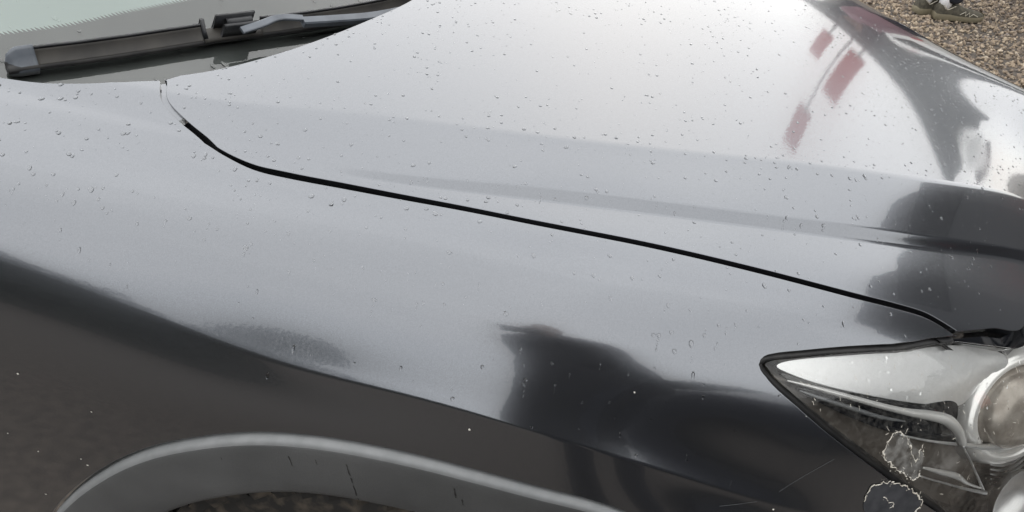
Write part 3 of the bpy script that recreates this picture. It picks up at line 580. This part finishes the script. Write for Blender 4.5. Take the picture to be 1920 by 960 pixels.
capf = [(-.0085, .004), (-.0085, .0170), (-.004, .0195), (.0015, .0225), (.007, .0270), (.0125, .0325), (.0160, .0350), (.0180, .0330), (.015, .0240), (.012, .014), (.0095, .004)]
blade_sweep('end_cap', bi(-.5846), bi(-.5635), capf, M['cap'], lambda t_: (.36 + .52*min(1, t_*2.2)**.5))
base = [(-.0078, .0150), (-.0078, .0180), (-.002, .0200), (.010, .0205), (.0125, .0180), (.0125, .0150)]
blade_sweep('connector_base', bi(-.4455), bi(-.397), base, M['dusty'])
wallf = [(.0115, .012), (.0115, .031), (.0145, .031), (.0145, .012)]
blade_sweep('connector_clip', bi(-.4455), bi(-.4425), [(-.0075, .017), (.004, .0245), (.0140, .0355), (.0165, .0355), (.0150, .017)], M['wiper'])
blade_sweep('connector_side', bi(-.432), bi(-.404), [(-.0050, .0140), (-.0060, .0400), (-.0035, .0425), (-.001, .0405), (-.0005, .0140)], M['wiper'])
blade_sweep('connector_side', bi(-.434), bi(-.403), [(.0085, .0145), (.0095, .0445), (.012, .0445), (.013, .0145)], M['wiper'])
blade_sweep('connector_block', bi(-.430), bi(-.406), [(-.001, .015), (-.001, .036), (.003, .0415), (.007, .0415), (.009, .036), (.009, .015)], M['wiper'])
def arm(name, pts, off, w, h, m_):
    q = smooth_poly(pts, .008); V = []; F = []
    for i in range(len(q)):
        o_ = np.interp(i/(len(q)-1), np.linspace(0, 1, len(off)), off); w_ = np.interp(i/(len(q)-1), np.linspace(0, 1, len(w)), w)
        p_ = gp(*q[i], o_); t_ = (gp(*q[min(i+1, len(q)-1)]) - gp(*q[max(i-1, 0)])).normalized(); n_ = gn(q[i][1]); u_ = n_.cross(t_).normalized()
        for a, b_ in ((-1, -1), (-1, .6), (-.75, 1), (.75, 1), (1, .6), (1, -1)): V.append(p_ + u_*a*w_/2 + n_*b_*h/2)
    for i in range(len(q)-1):
        for j in range(6): F.append((i*6+j, i*6+(j+1) % 6, (i+1)*6+(j+1) % 6, (i+1)*6+j))
    F += [tuple(range(6)), tuple(range((len(q)-1)*6, len(q)*6))[::-1]]
    return mk(name, V, F, m_, wip, False)
arm('arm_hook', ARM, [.040, .044, .047, .045], [.010, .010, .009, .009], .004, M['cap'])
arm('arm', ARM2 + [(-.16, -.02)], [.042, .042, .042, .04, .038], [.0125, .0135, .015, .016], .010, M['cap'])
# ---------------------------------------------------------------- rain
def drops(name, places, label):
    V = []; F = []; na, nr = 9, 3
    for P_, N_, down, r_, el, h in places:
        a = np.array(down) - np.dot(down, N_)*N_; a /= np.linalg.norm(a) + 1e-9; b_ = np.cross(N_, a); k = len(V)
        ph = random.uniform(0, 6.28); wob = random.uniform(0, .22)
        for j in range(nr):
            t_ = j/nr; rr = r_*math.cos(t_*math.pi/2)**.75 if j else r_
            for i in range(na):
                w = 2*math.pi*i/na; q = 1 + wob*math.sin(2*w+ph)
                V.append(P_ + N_*(h*math.sin(t_*math.pi/2)) + rr*q*(el*math.cos(w)*(1 + .25*math.cos(w))*a + math.sin(w)*b_))
        V.append(P_ + N_*h)
        for j in range(nr-1):
            for i in range(na): F.append((k+j*na+i, k+j*na+(i+1) % na, k+(j+1)*na+(i+1) % na, k+(j+1)*na+i))
        F += [(k+(nr-1)*na+i, k+(nr-1)*na+(i+1) % na, k+nr*na) for i in range(na)]
    o = mk(name, V, F, M['water'], None, True); return tag(o, label, None, None, 'stuff')
down = np.array([0, 0, -1.])
def scatter(poly, n_, rlo, rhi, elmax, lo, hi, clump=.33, hscale=.30):
    poly = np.array(poly); res = []; cl = rng.uniform(lo, hi, (60, 2))
    while len(res) < n_:
        q = rng.uniform(lo, hi) if random.random() > clump else cl[rng.integers(60)] + rng.normal(0, .022, 2)
        if not inside(poly, q[None])[0]: continue
        P_ = surf(*q); N_ = surf_n(*q); steep = 1 - N_[2]; r_ = .88*(rlo + (rhi-rlo)*random.random()**3.0)
        el = 1 + (elmax-1)*random.random()**1.5*min(1., .25 + steep*1.6); dn = down if steep > .05 else np.array([random.uniform(-1, 1), random.uniform(-1, 1), 0])
        res.append((P_ + N_*.0002, N_, dn, r_, el, r_*hscale*random.uniform(.7, 1.2)))
        if steep > .15 and random.random() < .28:            # a short trail of beads below a larger one
            d = dn - np.dot(dn, N_)*N_; d /= np.linalg.norm(d)
            for t_ in range(random.randint(1, 3)):
                q2 = P_ + d*r_*(2.6 + 2.2*t_); rr = r_*random.uniform(.3, .55); ss = q[1] + np.linalg.norm(q2-P_)*1.0
                if not inside(poly, np.array([[q[0], ss]]))[0]: break
                res.append((surf(q[0], ss) + surf_n(q[0], ss)*.0002, surf_n(q[0], ss), dn, rr, random.uniform(1.2, 2.2), rr*hscale))
    return res
D_ = scatter(hood_poly, 2300, .00045, .0021, 1.9, np.array([-.36, -.05]), np.array([.78, .62])) + scatter(hood_poly, 480, .0005, .0026, 1.8, np.array([-.38, .58]), np.array([.62, .75]))
drops('rain_drops', D_, 'rain drops beaded all over the grey hood')
D_ = scatter(fender_poly, 460, .0005, .0030, 2.2, np.array([-.6, .60]), np.array([.5, .86])) + scatter(fender_poly, 110, .0006, .0024, 2.6, np.array([-.5, .86]), np.array([.3, .935]))
drops('rain_drops', D_, 'rain drops and short trails on the grey front fender')
D_ = scatter(lp, 90, .0008, .0022, 1.8, np.array([.32, .76]), np.array([.66, .84]), .2)
drops('rain_drops', D_, 'rain drops on the clear headlamp cover')
D_ = []
for q in range(230):
    y = random.uniform(-.72, -.05); x = xb(y) + random.uniform(-.28, .06); n_ = np.array(gn(y)); r_ = .0008 + .0022*random.random()**2.5
    D_.append((np.array(gp(x, y, .0003)), n_, np.array([1, random.uniform(-.6, -.1), -.55]), r_, random.uniform(1, 3.0), r_*.45))
drops('rain_drops', D_, 'rain drops running down the windscreen glass')
# ---------------------------------------------------------------- gravel
def stones(name, box, n_, label, smin=.0055, smax=.0125):
    ico = bmesh.new(); bmesh.ops.create_icosphere(ico, subdivisions=1, radius=1); bv = np.array([v.co[:] for v in ico.verts]); bf = np.array([[v.index for v in f.verts] for f in ico.faces]); ico.free()
    tpl = []
    for k in range(14):
        t_ = bv*rng.uniform(.72, 1.25, (len(bv), 1)); t_ = t_*np.array([1.25, .95, .62])*rng.uniform(.8, 1.2, 3); tpl.append(t_)
    V = np.empty((n_*len(bv), 3)); F = np.empty((n_*len(bf), 3), int); mi = np.empty(n_*len(bf), int)
    for k in range(n_):
        x = rng.uniform(box[0], box[1]); y = rng.uniform(box[2], box[3]); s_ = smin + (smax-smin)*rng.random()**2.0
        q = rng.normal(size=4); q[1:3] *= .55; q /= np.linalg.norm(q); w, a, b_, c_ = q
        Rm = np.array([[1-2*(b_*b_+c_*c_), 2*(a*b_-c_*w), 2*(a*c_+b_*w)], [2*(a*b_+c_*w), 1-2*(a*a+c_*c_), 2*(b_*c_-a*w)], [2*(a*c_-b_*w), 2*(b_*c_+a*w), 1-2*(a*a+b_*b_)]])
        V[k*len(bv):(k+1)*len(bv)] = (tpl[k % 14]*s_) @ Rm.T + [x, y, s_*rng.uniform(.1, .75)]; F[k*len(bf):(k+1)*len(bf)] = bf + k*len(bv); mi[k*len(bf):(k+1)*len(bf)] = int(rng.choice(6, p=[.26, .24, .2, .14, .1, .06]))
    me = bpy.data.meshes.new(name); me.vertices.add(len(V)); me.vertices.foreach_set('co', V.ravel()); me.loops.add(len(F)*3); me.loops.foreach_set('vertex_index', F.ravel())
    me.polygons.add(len(F)); me.polygons.foreach_set('loop_start', np.arange(0, len(F)*3, 3)); me.update(calc_edges=True)
    for m_ in STONES: me.materials.append(m_)
    me.polygons.foreach_set('material_index', mi); me.polygons.foreach_set('use_smooth', np.zeros(len(F), bool)); me.update()
    o = bpy.data.objects.new(name, me); COL.objects.link(o); return tag(o, label, None, None, 'stuff')
STONES = [vary(mat('stone', c_, .85), tuple(v*.75 for v in c_), tuple(v*1.2 for v in c_), 60) for c_ in ((.30, .235, .17), (.24, .19, .145), (.37, .30, .22), (.17, .135, .105), (.44, .37, .285), (.21, .18, .16))]
stones('gravel', (.8, 3.8, 1.5, 4.9), 34000, 'tan crushed stone gravel beyond the hood')
# ---------------------------------------------------------------- people
cloth_navy = vary(mat('navy_denim', (.02, .022, .032), .85), (.012, .014, .022), (.032, .036, .05), 40, bump=.5, bscale=180)
cloth_dark = vary(mat('dark_jacket', (.02, .02, .024), .8), (.014, .014, .018), (.03, .03, .036), 12)
skin_m = mat('skin', (.42, .26, .19), .55); hair_m = mat('dark_hair', (.02, .015, .012), .6); pink = mat('dusty_pink_top', (.32, .20, .23), .8)
def skinned(name, joints, edges, m_, parent, sub=2, root=0):
    me = bpy.data.meshes.new(name); me.from_pydata([j[:3] for j in joints], edges, []); me.materials.append(m_)
    o = bpy.data.objects.new(name, me); COL.objects.link(o); o.parent = parent
    sk = o.modifiers.new('skin', 'SKIN'); sk.use_smooth_shade = True
    lay = me.skin_vertices[0] if len(me.skin_vertices) else None
    if lay is None:
        bm = bmesh.new(); bm.from_mesh(me); bm.verts.layers.skin.verify(); bm.to_mesh(me); bm.free(); lay = me.skin_vertices[0]
    for i, j in enumerate(joints): lay.data[i].radius = j[3] if isinstance(j[3], tuple) else (j[3], j[3]); lay.data[i].use_root = (i == root)
    sb = o.modifiers.new('sub', 'SUBSURF'); sb.levels = sub; sb.render_levels = sub; return o
def figure(name, loc, face, hands, top_m, leg_m, lean=0., h=1.74, ankles=None, fwd=0., wide=1.):
    """standing person; face = facing angle about z (0 looks along +y), hands = two world points"""
    e = empty(name, loc); Rz = Matrix.Rotation(face, 3, 'Z'); k = h/1.74; inv = Rz.transposed()
    def W(v): v = Vector(v); return tuple(Rz @ Vector((v.x - lean*max(0, v.z-.1), v.y + fwd*max(0, v.z-.1), v.z))*k)
    def U(v): return Vector((v.x + lean*max(0, v.z-.1), v.y - fwd*max(0, v.z-.1), v.z))
    hl = [U(inv @ (Vector(p_) - Vector(loc))/k) for p_ in hands]       # hands: left (-x), right (+x), in the figure's own frame
    J = [W((0, 0, .95)) + ((.17*k*wide, .115*k),), W((0, .005, 1.12)) + ((.165*k*wide, .11*k),), W((0, 0, 1.30)) + ((.185*k*wide, .12*k),), W((0, -.01, 1.43)) + ((.10*k, .085*k),), W((0, .0, 1.49)) + (.056*k,), W((0, .012, 1.545)) + (.055*k,)]
    E_ = [(0, 1), (1, 2), (2, 3), (3, 4), (4, 5)]
    wrists = []
    for sx, hp_ in zip((-1, 1), hl):
        sh = Vector((sx*.175, 0, 1.40)); wr = Vector(hp_); mid = (sh + wr)/2; L_ = (wr-sh).length; bend = math.sqrt(max(.0, .29**2 - (L_/2)**2))
        elb = mid + Vector((sx*.35, -.2, -1)).normalized()*bend; b0 = len(J)
        J += [W(sh) + (.062*k,), W(elb) + (.045*k,), W(elb.lerp(wr, .92)) + (.033*k,)]; E_ += [(3, b0), (b0, b0+1), (b0+1, b0+2)]; wrists.append((elb, wr))
    body = skinned('body', J, E_, top_m, e)
    rings = [(.76, .19, .125), (.80, .205, .135), (.95, .21, .14), (1.12, .20, .132), (1.30, .222, .14), (1.39, .215, .122), (1.44, .16, .10), (1.48, .09, .08), (1.51, .06, .062)]; n_ = 28; V = []
    for z_, a_, d_ in rings:
        for j in range(n_): t_ = 2*math.pi*j/n_; V.append(Vector(W((a_*wide**.5*math.copysign(abs(math.cos(t_))**.8, math.cos(t_)), d_*math.copysign(abs(math.sin(t_))**.8, math.sin(t_)), z_))) + Vector(loc))
    mk('jacket', V, [(i*n_+j, i*n_+(j+1) % n_, (i+1)*n_+(j+1) % n_, (i+1)*n_+j) for i in range(len(rings)-1) for j in range(n_)], top_m, e)
    LJ = [W((0, 0, .93)) + ((.15*k, .11*k),)]; LE = []
    for sx in (-1, 1):
        an = Vector((sx*.105, -.015, .10)) if ankles is None else inv @ (Vector(ankles[(sx+1)//2]) - Vector(loc))/k
        hipp = Vector((sx*.095, 0, .82)); b0 = len(LJ); LJ += [W(hipp) + (.088*k,), W(hipp.lerp(an, .47) + Vector((0, .02, 0))) + (.064*k,), W(hipp.lerp(an, .76)) + (.058*k,), W(an + Vector((0, 0, .05))) + (.058*k,), W(an) + (.060*k,)]; LE += [(0, b0), (b0, b0+1), (b0+1, b0+2), (b0+2, b0+3), (b0+3, b0+4)]
    skinned('trousers', LJ, LE, leg_m, e)
    # head with brow, nose, jaw and ears, all one mesh
    hb = bmesh.new(); bmesh.ops.create_uvsphere(hb, u_segments=24, v_segments=18, radius=1)
    for v in hb.verts:
        x, y, z = v.co; jaw = 1 - .22*max(0, -z)**1.3; x2 = x*.073*jaw; y2 = y*.094*(1 - .06*max(0, -z)); z2 = z*.115
        if y > .6 and abs(x) < .22 and -.32 < z < .2: y2 += .020*(1-abs(x)/.22)*(1 - abs(z+.12)/.34 if abs(z+.12) < .34 else 0)
        if y > .5 and .02 < z < .22 and .2 < abs(x) < .6: y2 -= .006
        if abs(x) > .93 and abs(y) < .2 and abs(z) < .3: x2 *= 1.12
        v.co = W((x2, y2 + .02, z2 + 1.635))
    me = bpy.data.meshes.new('head'); hb.to_mesh(me); hb.free(); me.materials.append(skin_m); me.polygons.foreach_set('use_smooth', [True]*len(me.polygons)); ho = bpy.data.objects.new('head', me); COL.objects.link(ho); ho.parent = e
    hb = bmesh.new(); bmesh.ops.create_uvsphere(hb, u_segments=24, v_segments=14, radius=1); dl = [v for v in hb.verts if v.co.z < -.25 or (v.co.y > .55 and v.co.z < .42)]; bmesh.ops.delete(hb, geom=dl, context='VERTS')
    for v in hb.verts: v.co = W((v.co.x*.079, v.co.y*.100 + .014, v.co.z*.121 + 1.642))
    me = bpy.data.meshes.new('hair'); hb.to_mesh(me); hb.free(); me.materials.append(hair_m); hr = bpy.data.objects.new('hair', me); COL.objects.link(hr); hr.parent = ho
    for (elb, wr), sx in zip(wrists, (-1, 1)):                      # hands: palm, four fingers and thumb
        d = (wr-elb).normalized(); sd = d.cross(Vector((0, 0, 1))).normalized(); nrm = sd.cross(d); hj = [W(wr - d*.03) + (.026*k,), W(wr + d*.03) + ((.034*k, .016*k),), W(wr + d*.06) + ((.038*k, .015*k),)]; he = [(0, 1), (1, 2)]
        for f_ in range(4):
            o_ = sd*(f_-1.5)*.019; b0 = len(hj); ln = (.030, .034, .032, .026)[f_]
            hj += [W(wr + d*(.072) + o_) + (.0085*k,), W(wr + d*(.072 + ln*.8) + o_ - nrm*.012) + (.008*k,), W(wr + d*(.072 + ln*1.1) + o_ - nrm*.035) + (.0075*k,)]; he += [(2, b0), (b0, b0+1), (b0+1, b0+2)]
        b0 = len(hj); hj += [W(wr + d*.025 - sd*sx*.038 - nrm*.004) + (.011*k,), W(wr + d*.055 - sd*sx*.052 - nrm*.014) + (.009*k,)]; he += [(1, b0), (b0, b0+1)]
        skinned('hand', hj, he, skin_m, e, 1)
    return e, W
def shoe(parent, loc, ang, upper, sole_m, lace=True):
    """low trainer, heel at loc, toe along ang"""
    Rz = Matrix.Rotation(ang, 3, 'Z'); L_ = .285; st = [(0, .030, .078), (.02, .036, .092), (.07, .037, .088), (.12, .038, .080), (.16, .043, .068), (.20, .047, .058), (.24, .046, .050), (.27, .036, .043), (.285, .016, .034)]
    V = []; F = []; n_ = 12
    for (x, w_, h_) in st:
        for j in range(n_):
            a = math.pi*j/(n_-1); V.append(Rz @ Vector((x, -w_*math.cos(a)*(1 if abs(math.cos(a)) < .7 else .98), .026 + (h_-.026)*math.sin(a)**.8)) + Vector(loc))
    for i in range(len(st)-1):
        for j in range(n_-1): F.append((i*n_+j, (i+1)*n_+j, (i+1)*n_+j+1, i*n_+j+1))
    F += [tuple(range(n_)), tuple(range((len(st)-1)*n_, len(st)*n_))[::-1]]
    up_ = mk('shoe', V, F, upper, parent, True)
    V = []; F = []; m_ = len(st)
    ol = [(x, w_ + .004) for x, w_, h_ in st]; ring = [(x - (.005 if i == 0 else 0), -w_) for i, (x, w_) in enumerate(ol)] + [(x, w_) for x, w_ in ol[::-1]]; n_ = len(ring)
    for z, sc_ in ((.0, .94), (.006, 1.), (.026, 1.0), (.031, .97)):
        for (x, y) in ring: V.append(Rz @ Vector(((x-.14)*(sc_*.5+.5) + .14, y*sc_, z + .012*max(0, (x-.21)/.075)**2 + (.006 if x < .09 and z > .02 else 0))) + Vector(loc))
    for q in range(3):
        for i in range(n_): F.append((q*n_+i, q*n_+(i+1) % n_, (q+1)*n_+(i+1) % n_, (q+1)*n_+i))
    F.append(tuple(range(n_))[::-1]); mk('sole', V, F, sole_m, up_, True)
    if lace:
        # zigzag lacing mark on the side, towards the photograph
        zz = [(.125, -.0405, .040), (.150, -.0425, .060), (.155, -.0455, .036), (.172, -.045, .056), (.178, -.048, .034), (.196, -.047, .050), (.226, -.049, .038)]
        mb_ = MB(); mb_.tube([Rz @ Vector((x, y - .0015, z)) + Vector(loc) for x, y, z in zz], .0017, 6); mb_.build('lacing', lace_m, up_)
        mb_ = MB(); mb_.tube([Rz @ Vector(q) + Vector(loc) for q in ((.012, -.037, .088), (.045, -.037, .062), (.055, -.038, .066), (.085, -.037, .083))], .0018, 6); mb_.build('trim', lace_m, up_)
    return up_
lace_m = mat('pale_lacing', (.62, .58, .48), .7); shoe_up = vary(mat('olive_suede', (.07, .063, .047), .85), (.05, .046, .035), (.10, .09, .066), 60, bump=.4, bscale=300); sole_m = mat('tan_sole', (.21, .185, .125), .75); sock_m = mat('white_sock', (.8, .8, .82), .8)
per, W = figure('person', (1.76, 3.19, 0), R(-72), ((1.86, 3.40, .86), (1.86, 3.00, .86)), pink, cloth_navy, ankles=((1.720, 3.215, .088), (1.808, 3.165, .088)))
tag(per, 'person in dark jeans and olive trainers standing on gravel beyond the hood', 'person')
for loc, ang in (((1.738, 3.142, 0.004), R(14)), ((1.650, 3.180, 0.004), R(24))):
    s_ = shoe(per, Vector(loc), ang, shoe_up, sole_m)
    a = Matrix.Rotation(ang, 3, 'Z') @ Vector((.055, 0, 0)); mb_ = MB(); p0 = Vector(loc) + a
    mb_.tube([p0 + Vector((-.012, 0, .05)), p0 + Vector((-.012, 0, .10)), p0 + Vector((-.005, 0, .15))], [.035, .034, .036], 14); mb_.build('sock', sock_m, per, True)
# the photographer, who shows only as a dark reflection in the fender
ph, W2 = figure('person', (.64, -1.61, 0), R(14), ((.36, -1.80, 1.02), tuple(CAM + cr*.17 - cf*.03 - cu*.03)), cloth_dark, cloth_navy, lean=.16, fwd=.05, wide=1.4, h=1.95)
tag(ph, 'dark clothed photographer mirrored as a dark silhouette in the fender', 'person')
for sx in (-1, 1):
    Rz = Matrix.Rotation(R(18), 3, 'Z'); shoe(ph, ph.location + Rz @ Vector((sx*.105, -.08, .004)), R(18+90), cloth_dark, cloth_dark, False)
fm = Matrix((cr, cu, cf)).transposed(); mb_ = MB(); mb_.box(CAM - cf*.010 + cr*.058, (.155, .074, .008), fm); phone = mb_.build('phone', M['lampblack']); bevel(phone, .003)
phone.name = 'phone'; tag(phone, 'black phone held up by the photographer mirrored in the fender', 'phone')
# ---------------------------------------------------------------- what else the paint mirrors
white = mat('white_car_paint', (.78, .79, .77), .3, 0, 1.); dglass = mat('dark_car_glass', (.012, .014, .016), .05); red_l = mat('red_lamp', (.6, .01, .012), .15, 0, 1.); van_m = mat('slate_van_paint', (.035, .037, .045), .35, 0, .6); tyre2 = mat('tyre_black', (.02, .02, .02), .8)
def extrude_body(name, prof, w, m_, parent, Mx, inset=None):
    V = []; F = []; n_ = len(prof); ws = [(-.5, .93), (-.46, .985), (-.3, 1.), (.3, 1.), (.46, .985), (.5, .93)]
    for (t_, s_) in ws:
        for (x, z) in prof: V.append(Mx @ Vector((x*s_, t_*w*(1 - .16*max(0, (z-.95)/.7)), .3 + (z-.3)*s_)))
    for q in range(len(ws)-1):
        for i in range(n_): F.append((q*n_+i, q*n_+(i+1) % n_, (q+1)*n_+(i+1) % n_, (q+1)*n_+i))
    F += [tuple(range(n_))[::-1], tuple(range((len(ws)-1)*n_, len(ws)*n_))]
    o = mk(name, V, F, m_, parent, False); return o
def parked(name, loc, ang, prof, w, m_, wheels, lamps, wins, label, cat):
    e = empty(name, (0, 0, 0)); Mx = Matrix.Translation(loc) @ Matrix.Rotation(ang, 4, 'Z'); extrude_body('body', prof, w, m_, e, Mx)
    for wx in wheels:
        for sy in (-1, 1):
            t_ = MB(); t_.lathe([(.0, .03), (.2, .05), (.22, .09), (.31, .09), (.33, .06), (.33, -.09), (.2, -.09)], Mx @ Vector((wx, sy*(w/2-.10), .33)), Mx.to_3x3() @ Vector((0, sy, 0)), 32); t_.build('wheel', tyre2, e, True)
    for (c_, d_) in lamps:
        t_ = MB(); t_.box(Mx @ Vector(c_), d_, Mx.to_3x3()); bevel(t_.build('tail_lamp', red_l, e), .02)
    for nm, c_, d_ in wins:
        t_ = MB(); t_.box(Mx @ Vector(c_), d_, Mx.to_3x3()); bevel(t_.build(nm, dglass, e), .02)
    return tag(e, label, cat)
suv = [(-2.1, .35), (-2.15, .6), (-2.13, .95), (-2.05, 1.15), (-1.85, 1.55), (-1.6, 1.66), (0, 1.68), (.5, 1.6), (1.15, 1.08), (1.9, .98), (2.15, .8), (2.18, .4), (2.05, .28), (-1.9, .28)]
parked('parked_car', (4.15, 5.15, 0), R(50), suv, 1.8, white, (-1.3, 1.3), (((-2.06, .74, .92), (.2, .26, .26)), ((-2.06, -.74, .92), (.2, .26, .26))), (('rear_window', (-1.93, 0, 1.36), (.16, 1.2, .34)), ('side_window', (-.55, .80, 1.33), (1.9, .1, .32)), ('side_window', (-.55, -.80, 1.33), (1.9, .1, .32))), 'white car with red tail lamp mirrored at the right of the hood', 'car')
vanp = [(-2.4, .35), (-2.45, .7), (-2.42, 1.9), (-2.3, 2.38), (-2.0, 2.45), (1.2, 2.42), (1.5, 2.3), (1.9, 1.45), (2.5, 1.2), (2.6, .8), (2.6, .35)]
parked('parked_van', (4.85, .55, 0), R(8), vanp, 1.9, van_m, (-1.5, 1.6), (((-2.44, .80, .74), (.08, .10, .18)), ((-2.44, -.80, .74), (.08, .10, .18))), (('rear_window', (-2.36, .42, 1.75), (.16, .6, .5)), ('rear_window', (-2.36, -.42, 1.75), (.16, .6, .5))), 'dark van mirrored in the wet nose of the hood', 'van')
sedan = [(-2.1, .35), (-2.15, .6), (-2.1, .95), (-1.75, 1.02), (-1.2, 1.42), (-.6, 1.5), (.2, 1.48), (1.05, 1.02), (1.9, .92), (2.12, .75), (2.15, .4), (2.0, .28), (-1.9, .28)]
parked('parked_car', (3.9, -2.9, 0), R(200), sedan, 1.8, mat('navy_car_paint', (.012, .015, .026), .3, 0, .7), (-1.3, 1.3), (((-2.08, .68, .82), (.16, .34, .16)), ((-2.08, -.68, .82), (.16, .34, .16))), (('rear_window', (-1.46, 0, 1.22), (.5, 1.2, .1)), ('side_window', (-.3, .80, 1.22), (1.5, .1, .28)), ('side_window', (-.3, -.80, 1.22), (1.5, .1, .28))), 'added unseen navy saloon car, darkens the fender mirror beside the headlamp', 'car')  # added out of view to darken what the fender mirrors
# grey workshop with two red sign boxes on its roof
shed = empty('building', (0, 0, 0)); wallm = vary(mat('grey_cladding', (.05, .055, .065), .6), (.04, .045, .055), (.075, .08, .092), 1.2); roofm = mat('dark_roof', (.05, .05, .055), .6)
az0, az1, D0 = R(17), R(39), 13.; a_ = Vector((.6 + D0*math.sin(az0), -.2 + D0*math.cos(az0), 0)); c_ = Vector((.6 + D0*1.05*math.sin(az1), -.2 + D0*1.05*math.cos(az1), 0)); dv = (c_-a_); dn_ = dv.normalized(); bk = Vector((-dn_.y, dn_.x, 0)); ang = math.atan2(dn_.y, dn_.x)
mb_ = MB(); mb_.box((a_+c_)/2 + bk*3 + Vector((0, 0, 1.8)), (dv.length, 6, 3.6), Matrix.Rotation(ang, 3, 'Z')); mb_.build('wall', wallm, shed)
mb_ = MB(); mb_.box((a_+c_)/2 + bk*3 + Vector((0, 0, 3.72)), (dv.length+.5, 6.5, .24), Matrix.Rotation(ang, 3, 'Z')); mb_.build('roof', roofm, shed)
mb_ = MB(); mb_.box(a_ + dn_*2.9 - bk*.06 + Vector((0, 0, 1.6)), (2.6, .1, 3.2), Matrix.Rotation(ang, 3, 'Z')); mb_.build('door', roofm, shed)
tag(shed, 'grey flat roofed workshop mirrored in the far side of the hood', 'building')
red_s = mat('red_sign', (.55, .025, .025), .5)
for az, el0, el1, w_, dd, lb in ((21.2, 14.6, 18.9, .34, 13.2, 'smaller red sign box mirrored in the hood, left of the other'), (25., 13.9, 21.2, .50, 13.2, 'larger red sign box mirrored in the middle of the hood'), (23.4, 24.4, 28., .45, 13.6, 'highest red sign box, mirrored along the hood crease')):
    p_ = Vector((.4 + dd*math.sin(R(az)), -.25 + dd*math.cos(R(az)), 0)); z0, z1 = 1.03 + dd*math.tan(R(el0)), 1.03 + dd*math.tan(R(el1)); e = empty('sign', p_)
    mb_ = MB(); mb_.box(p_ + Vector((0, 0, (z0+z1)/2)), (w_, .2, z1-z0), Matrix.Rotation(-R(az), 3, 'Z')); bevel(mb_.build('sign_box', red_s, e), .03)
    mb_ = MB(); mb_.tube([p_ + Vector((0, 0, 3.84)), p_ + Vector((0, 0, z0 + .02))], .03, 8); mb_.build('post', roofm, e); tag(e, lb, 'sign')
# a dense hedge behind the photographer, and unseen tree belts added to fade the sky mirrored in the fender
leafm = vary(mat('hedge_leaf', (.03, .05, .02), .8), (.030, .036, .030), (.055, .062, .052), 2.); farm = vary(mat('far_foliage', (.12, .13, .13), .9), (.11, .12, .13), (.17, .18, .19), .2)
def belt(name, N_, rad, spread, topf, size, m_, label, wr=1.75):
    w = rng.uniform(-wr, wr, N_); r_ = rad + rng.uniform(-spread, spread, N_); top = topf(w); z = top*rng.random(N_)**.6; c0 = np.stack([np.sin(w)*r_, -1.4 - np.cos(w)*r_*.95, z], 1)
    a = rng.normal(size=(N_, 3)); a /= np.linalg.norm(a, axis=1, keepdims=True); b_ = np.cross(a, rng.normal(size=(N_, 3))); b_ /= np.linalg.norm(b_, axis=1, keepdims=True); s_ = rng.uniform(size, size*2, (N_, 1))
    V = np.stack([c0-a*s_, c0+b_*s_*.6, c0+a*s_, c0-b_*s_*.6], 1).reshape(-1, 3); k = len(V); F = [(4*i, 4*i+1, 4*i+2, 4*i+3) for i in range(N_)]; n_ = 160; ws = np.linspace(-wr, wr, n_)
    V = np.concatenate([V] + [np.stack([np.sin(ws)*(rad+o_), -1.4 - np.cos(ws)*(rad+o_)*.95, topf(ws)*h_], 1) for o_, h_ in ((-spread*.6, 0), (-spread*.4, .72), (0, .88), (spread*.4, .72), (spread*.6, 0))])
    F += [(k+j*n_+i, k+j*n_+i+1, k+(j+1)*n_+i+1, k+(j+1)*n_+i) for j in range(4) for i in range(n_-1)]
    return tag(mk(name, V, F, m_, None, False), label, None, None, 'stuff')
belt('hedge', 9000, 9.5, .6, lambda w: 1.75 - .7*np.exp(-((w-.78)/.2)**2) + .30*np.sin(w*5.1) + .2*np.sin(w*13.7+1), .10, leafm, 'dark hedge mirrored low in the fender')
belt('added_tree_belt', 7000, 20., 1.6, lambda w: 3.6 + 1.7/(1 + np.exp((w+.2)*9)) + .5*np.sin(w*6.3+.5) + .35*np.sin(w*15.+2) + .2*np.sin(w*37.), .2, mat('mid_foliage', (.085, .095, .095), .9), 'added grey green tree belt, dims the mirror image above the hedge')
belt('added_far_trees', 8000, 36., 3., lambda w: 5.0 + 8./(1 + np.exp((w+.22)*10)) + 1.2*np.sin(w*4.3+.5) + .9*np.sin(w*11.+2) + .5*np.sin(w*29.), .35, mat('far_foliage', (.20, .215, .225), .9), 'added pale belt of tall trees, fades the sky mirrored in the fender')
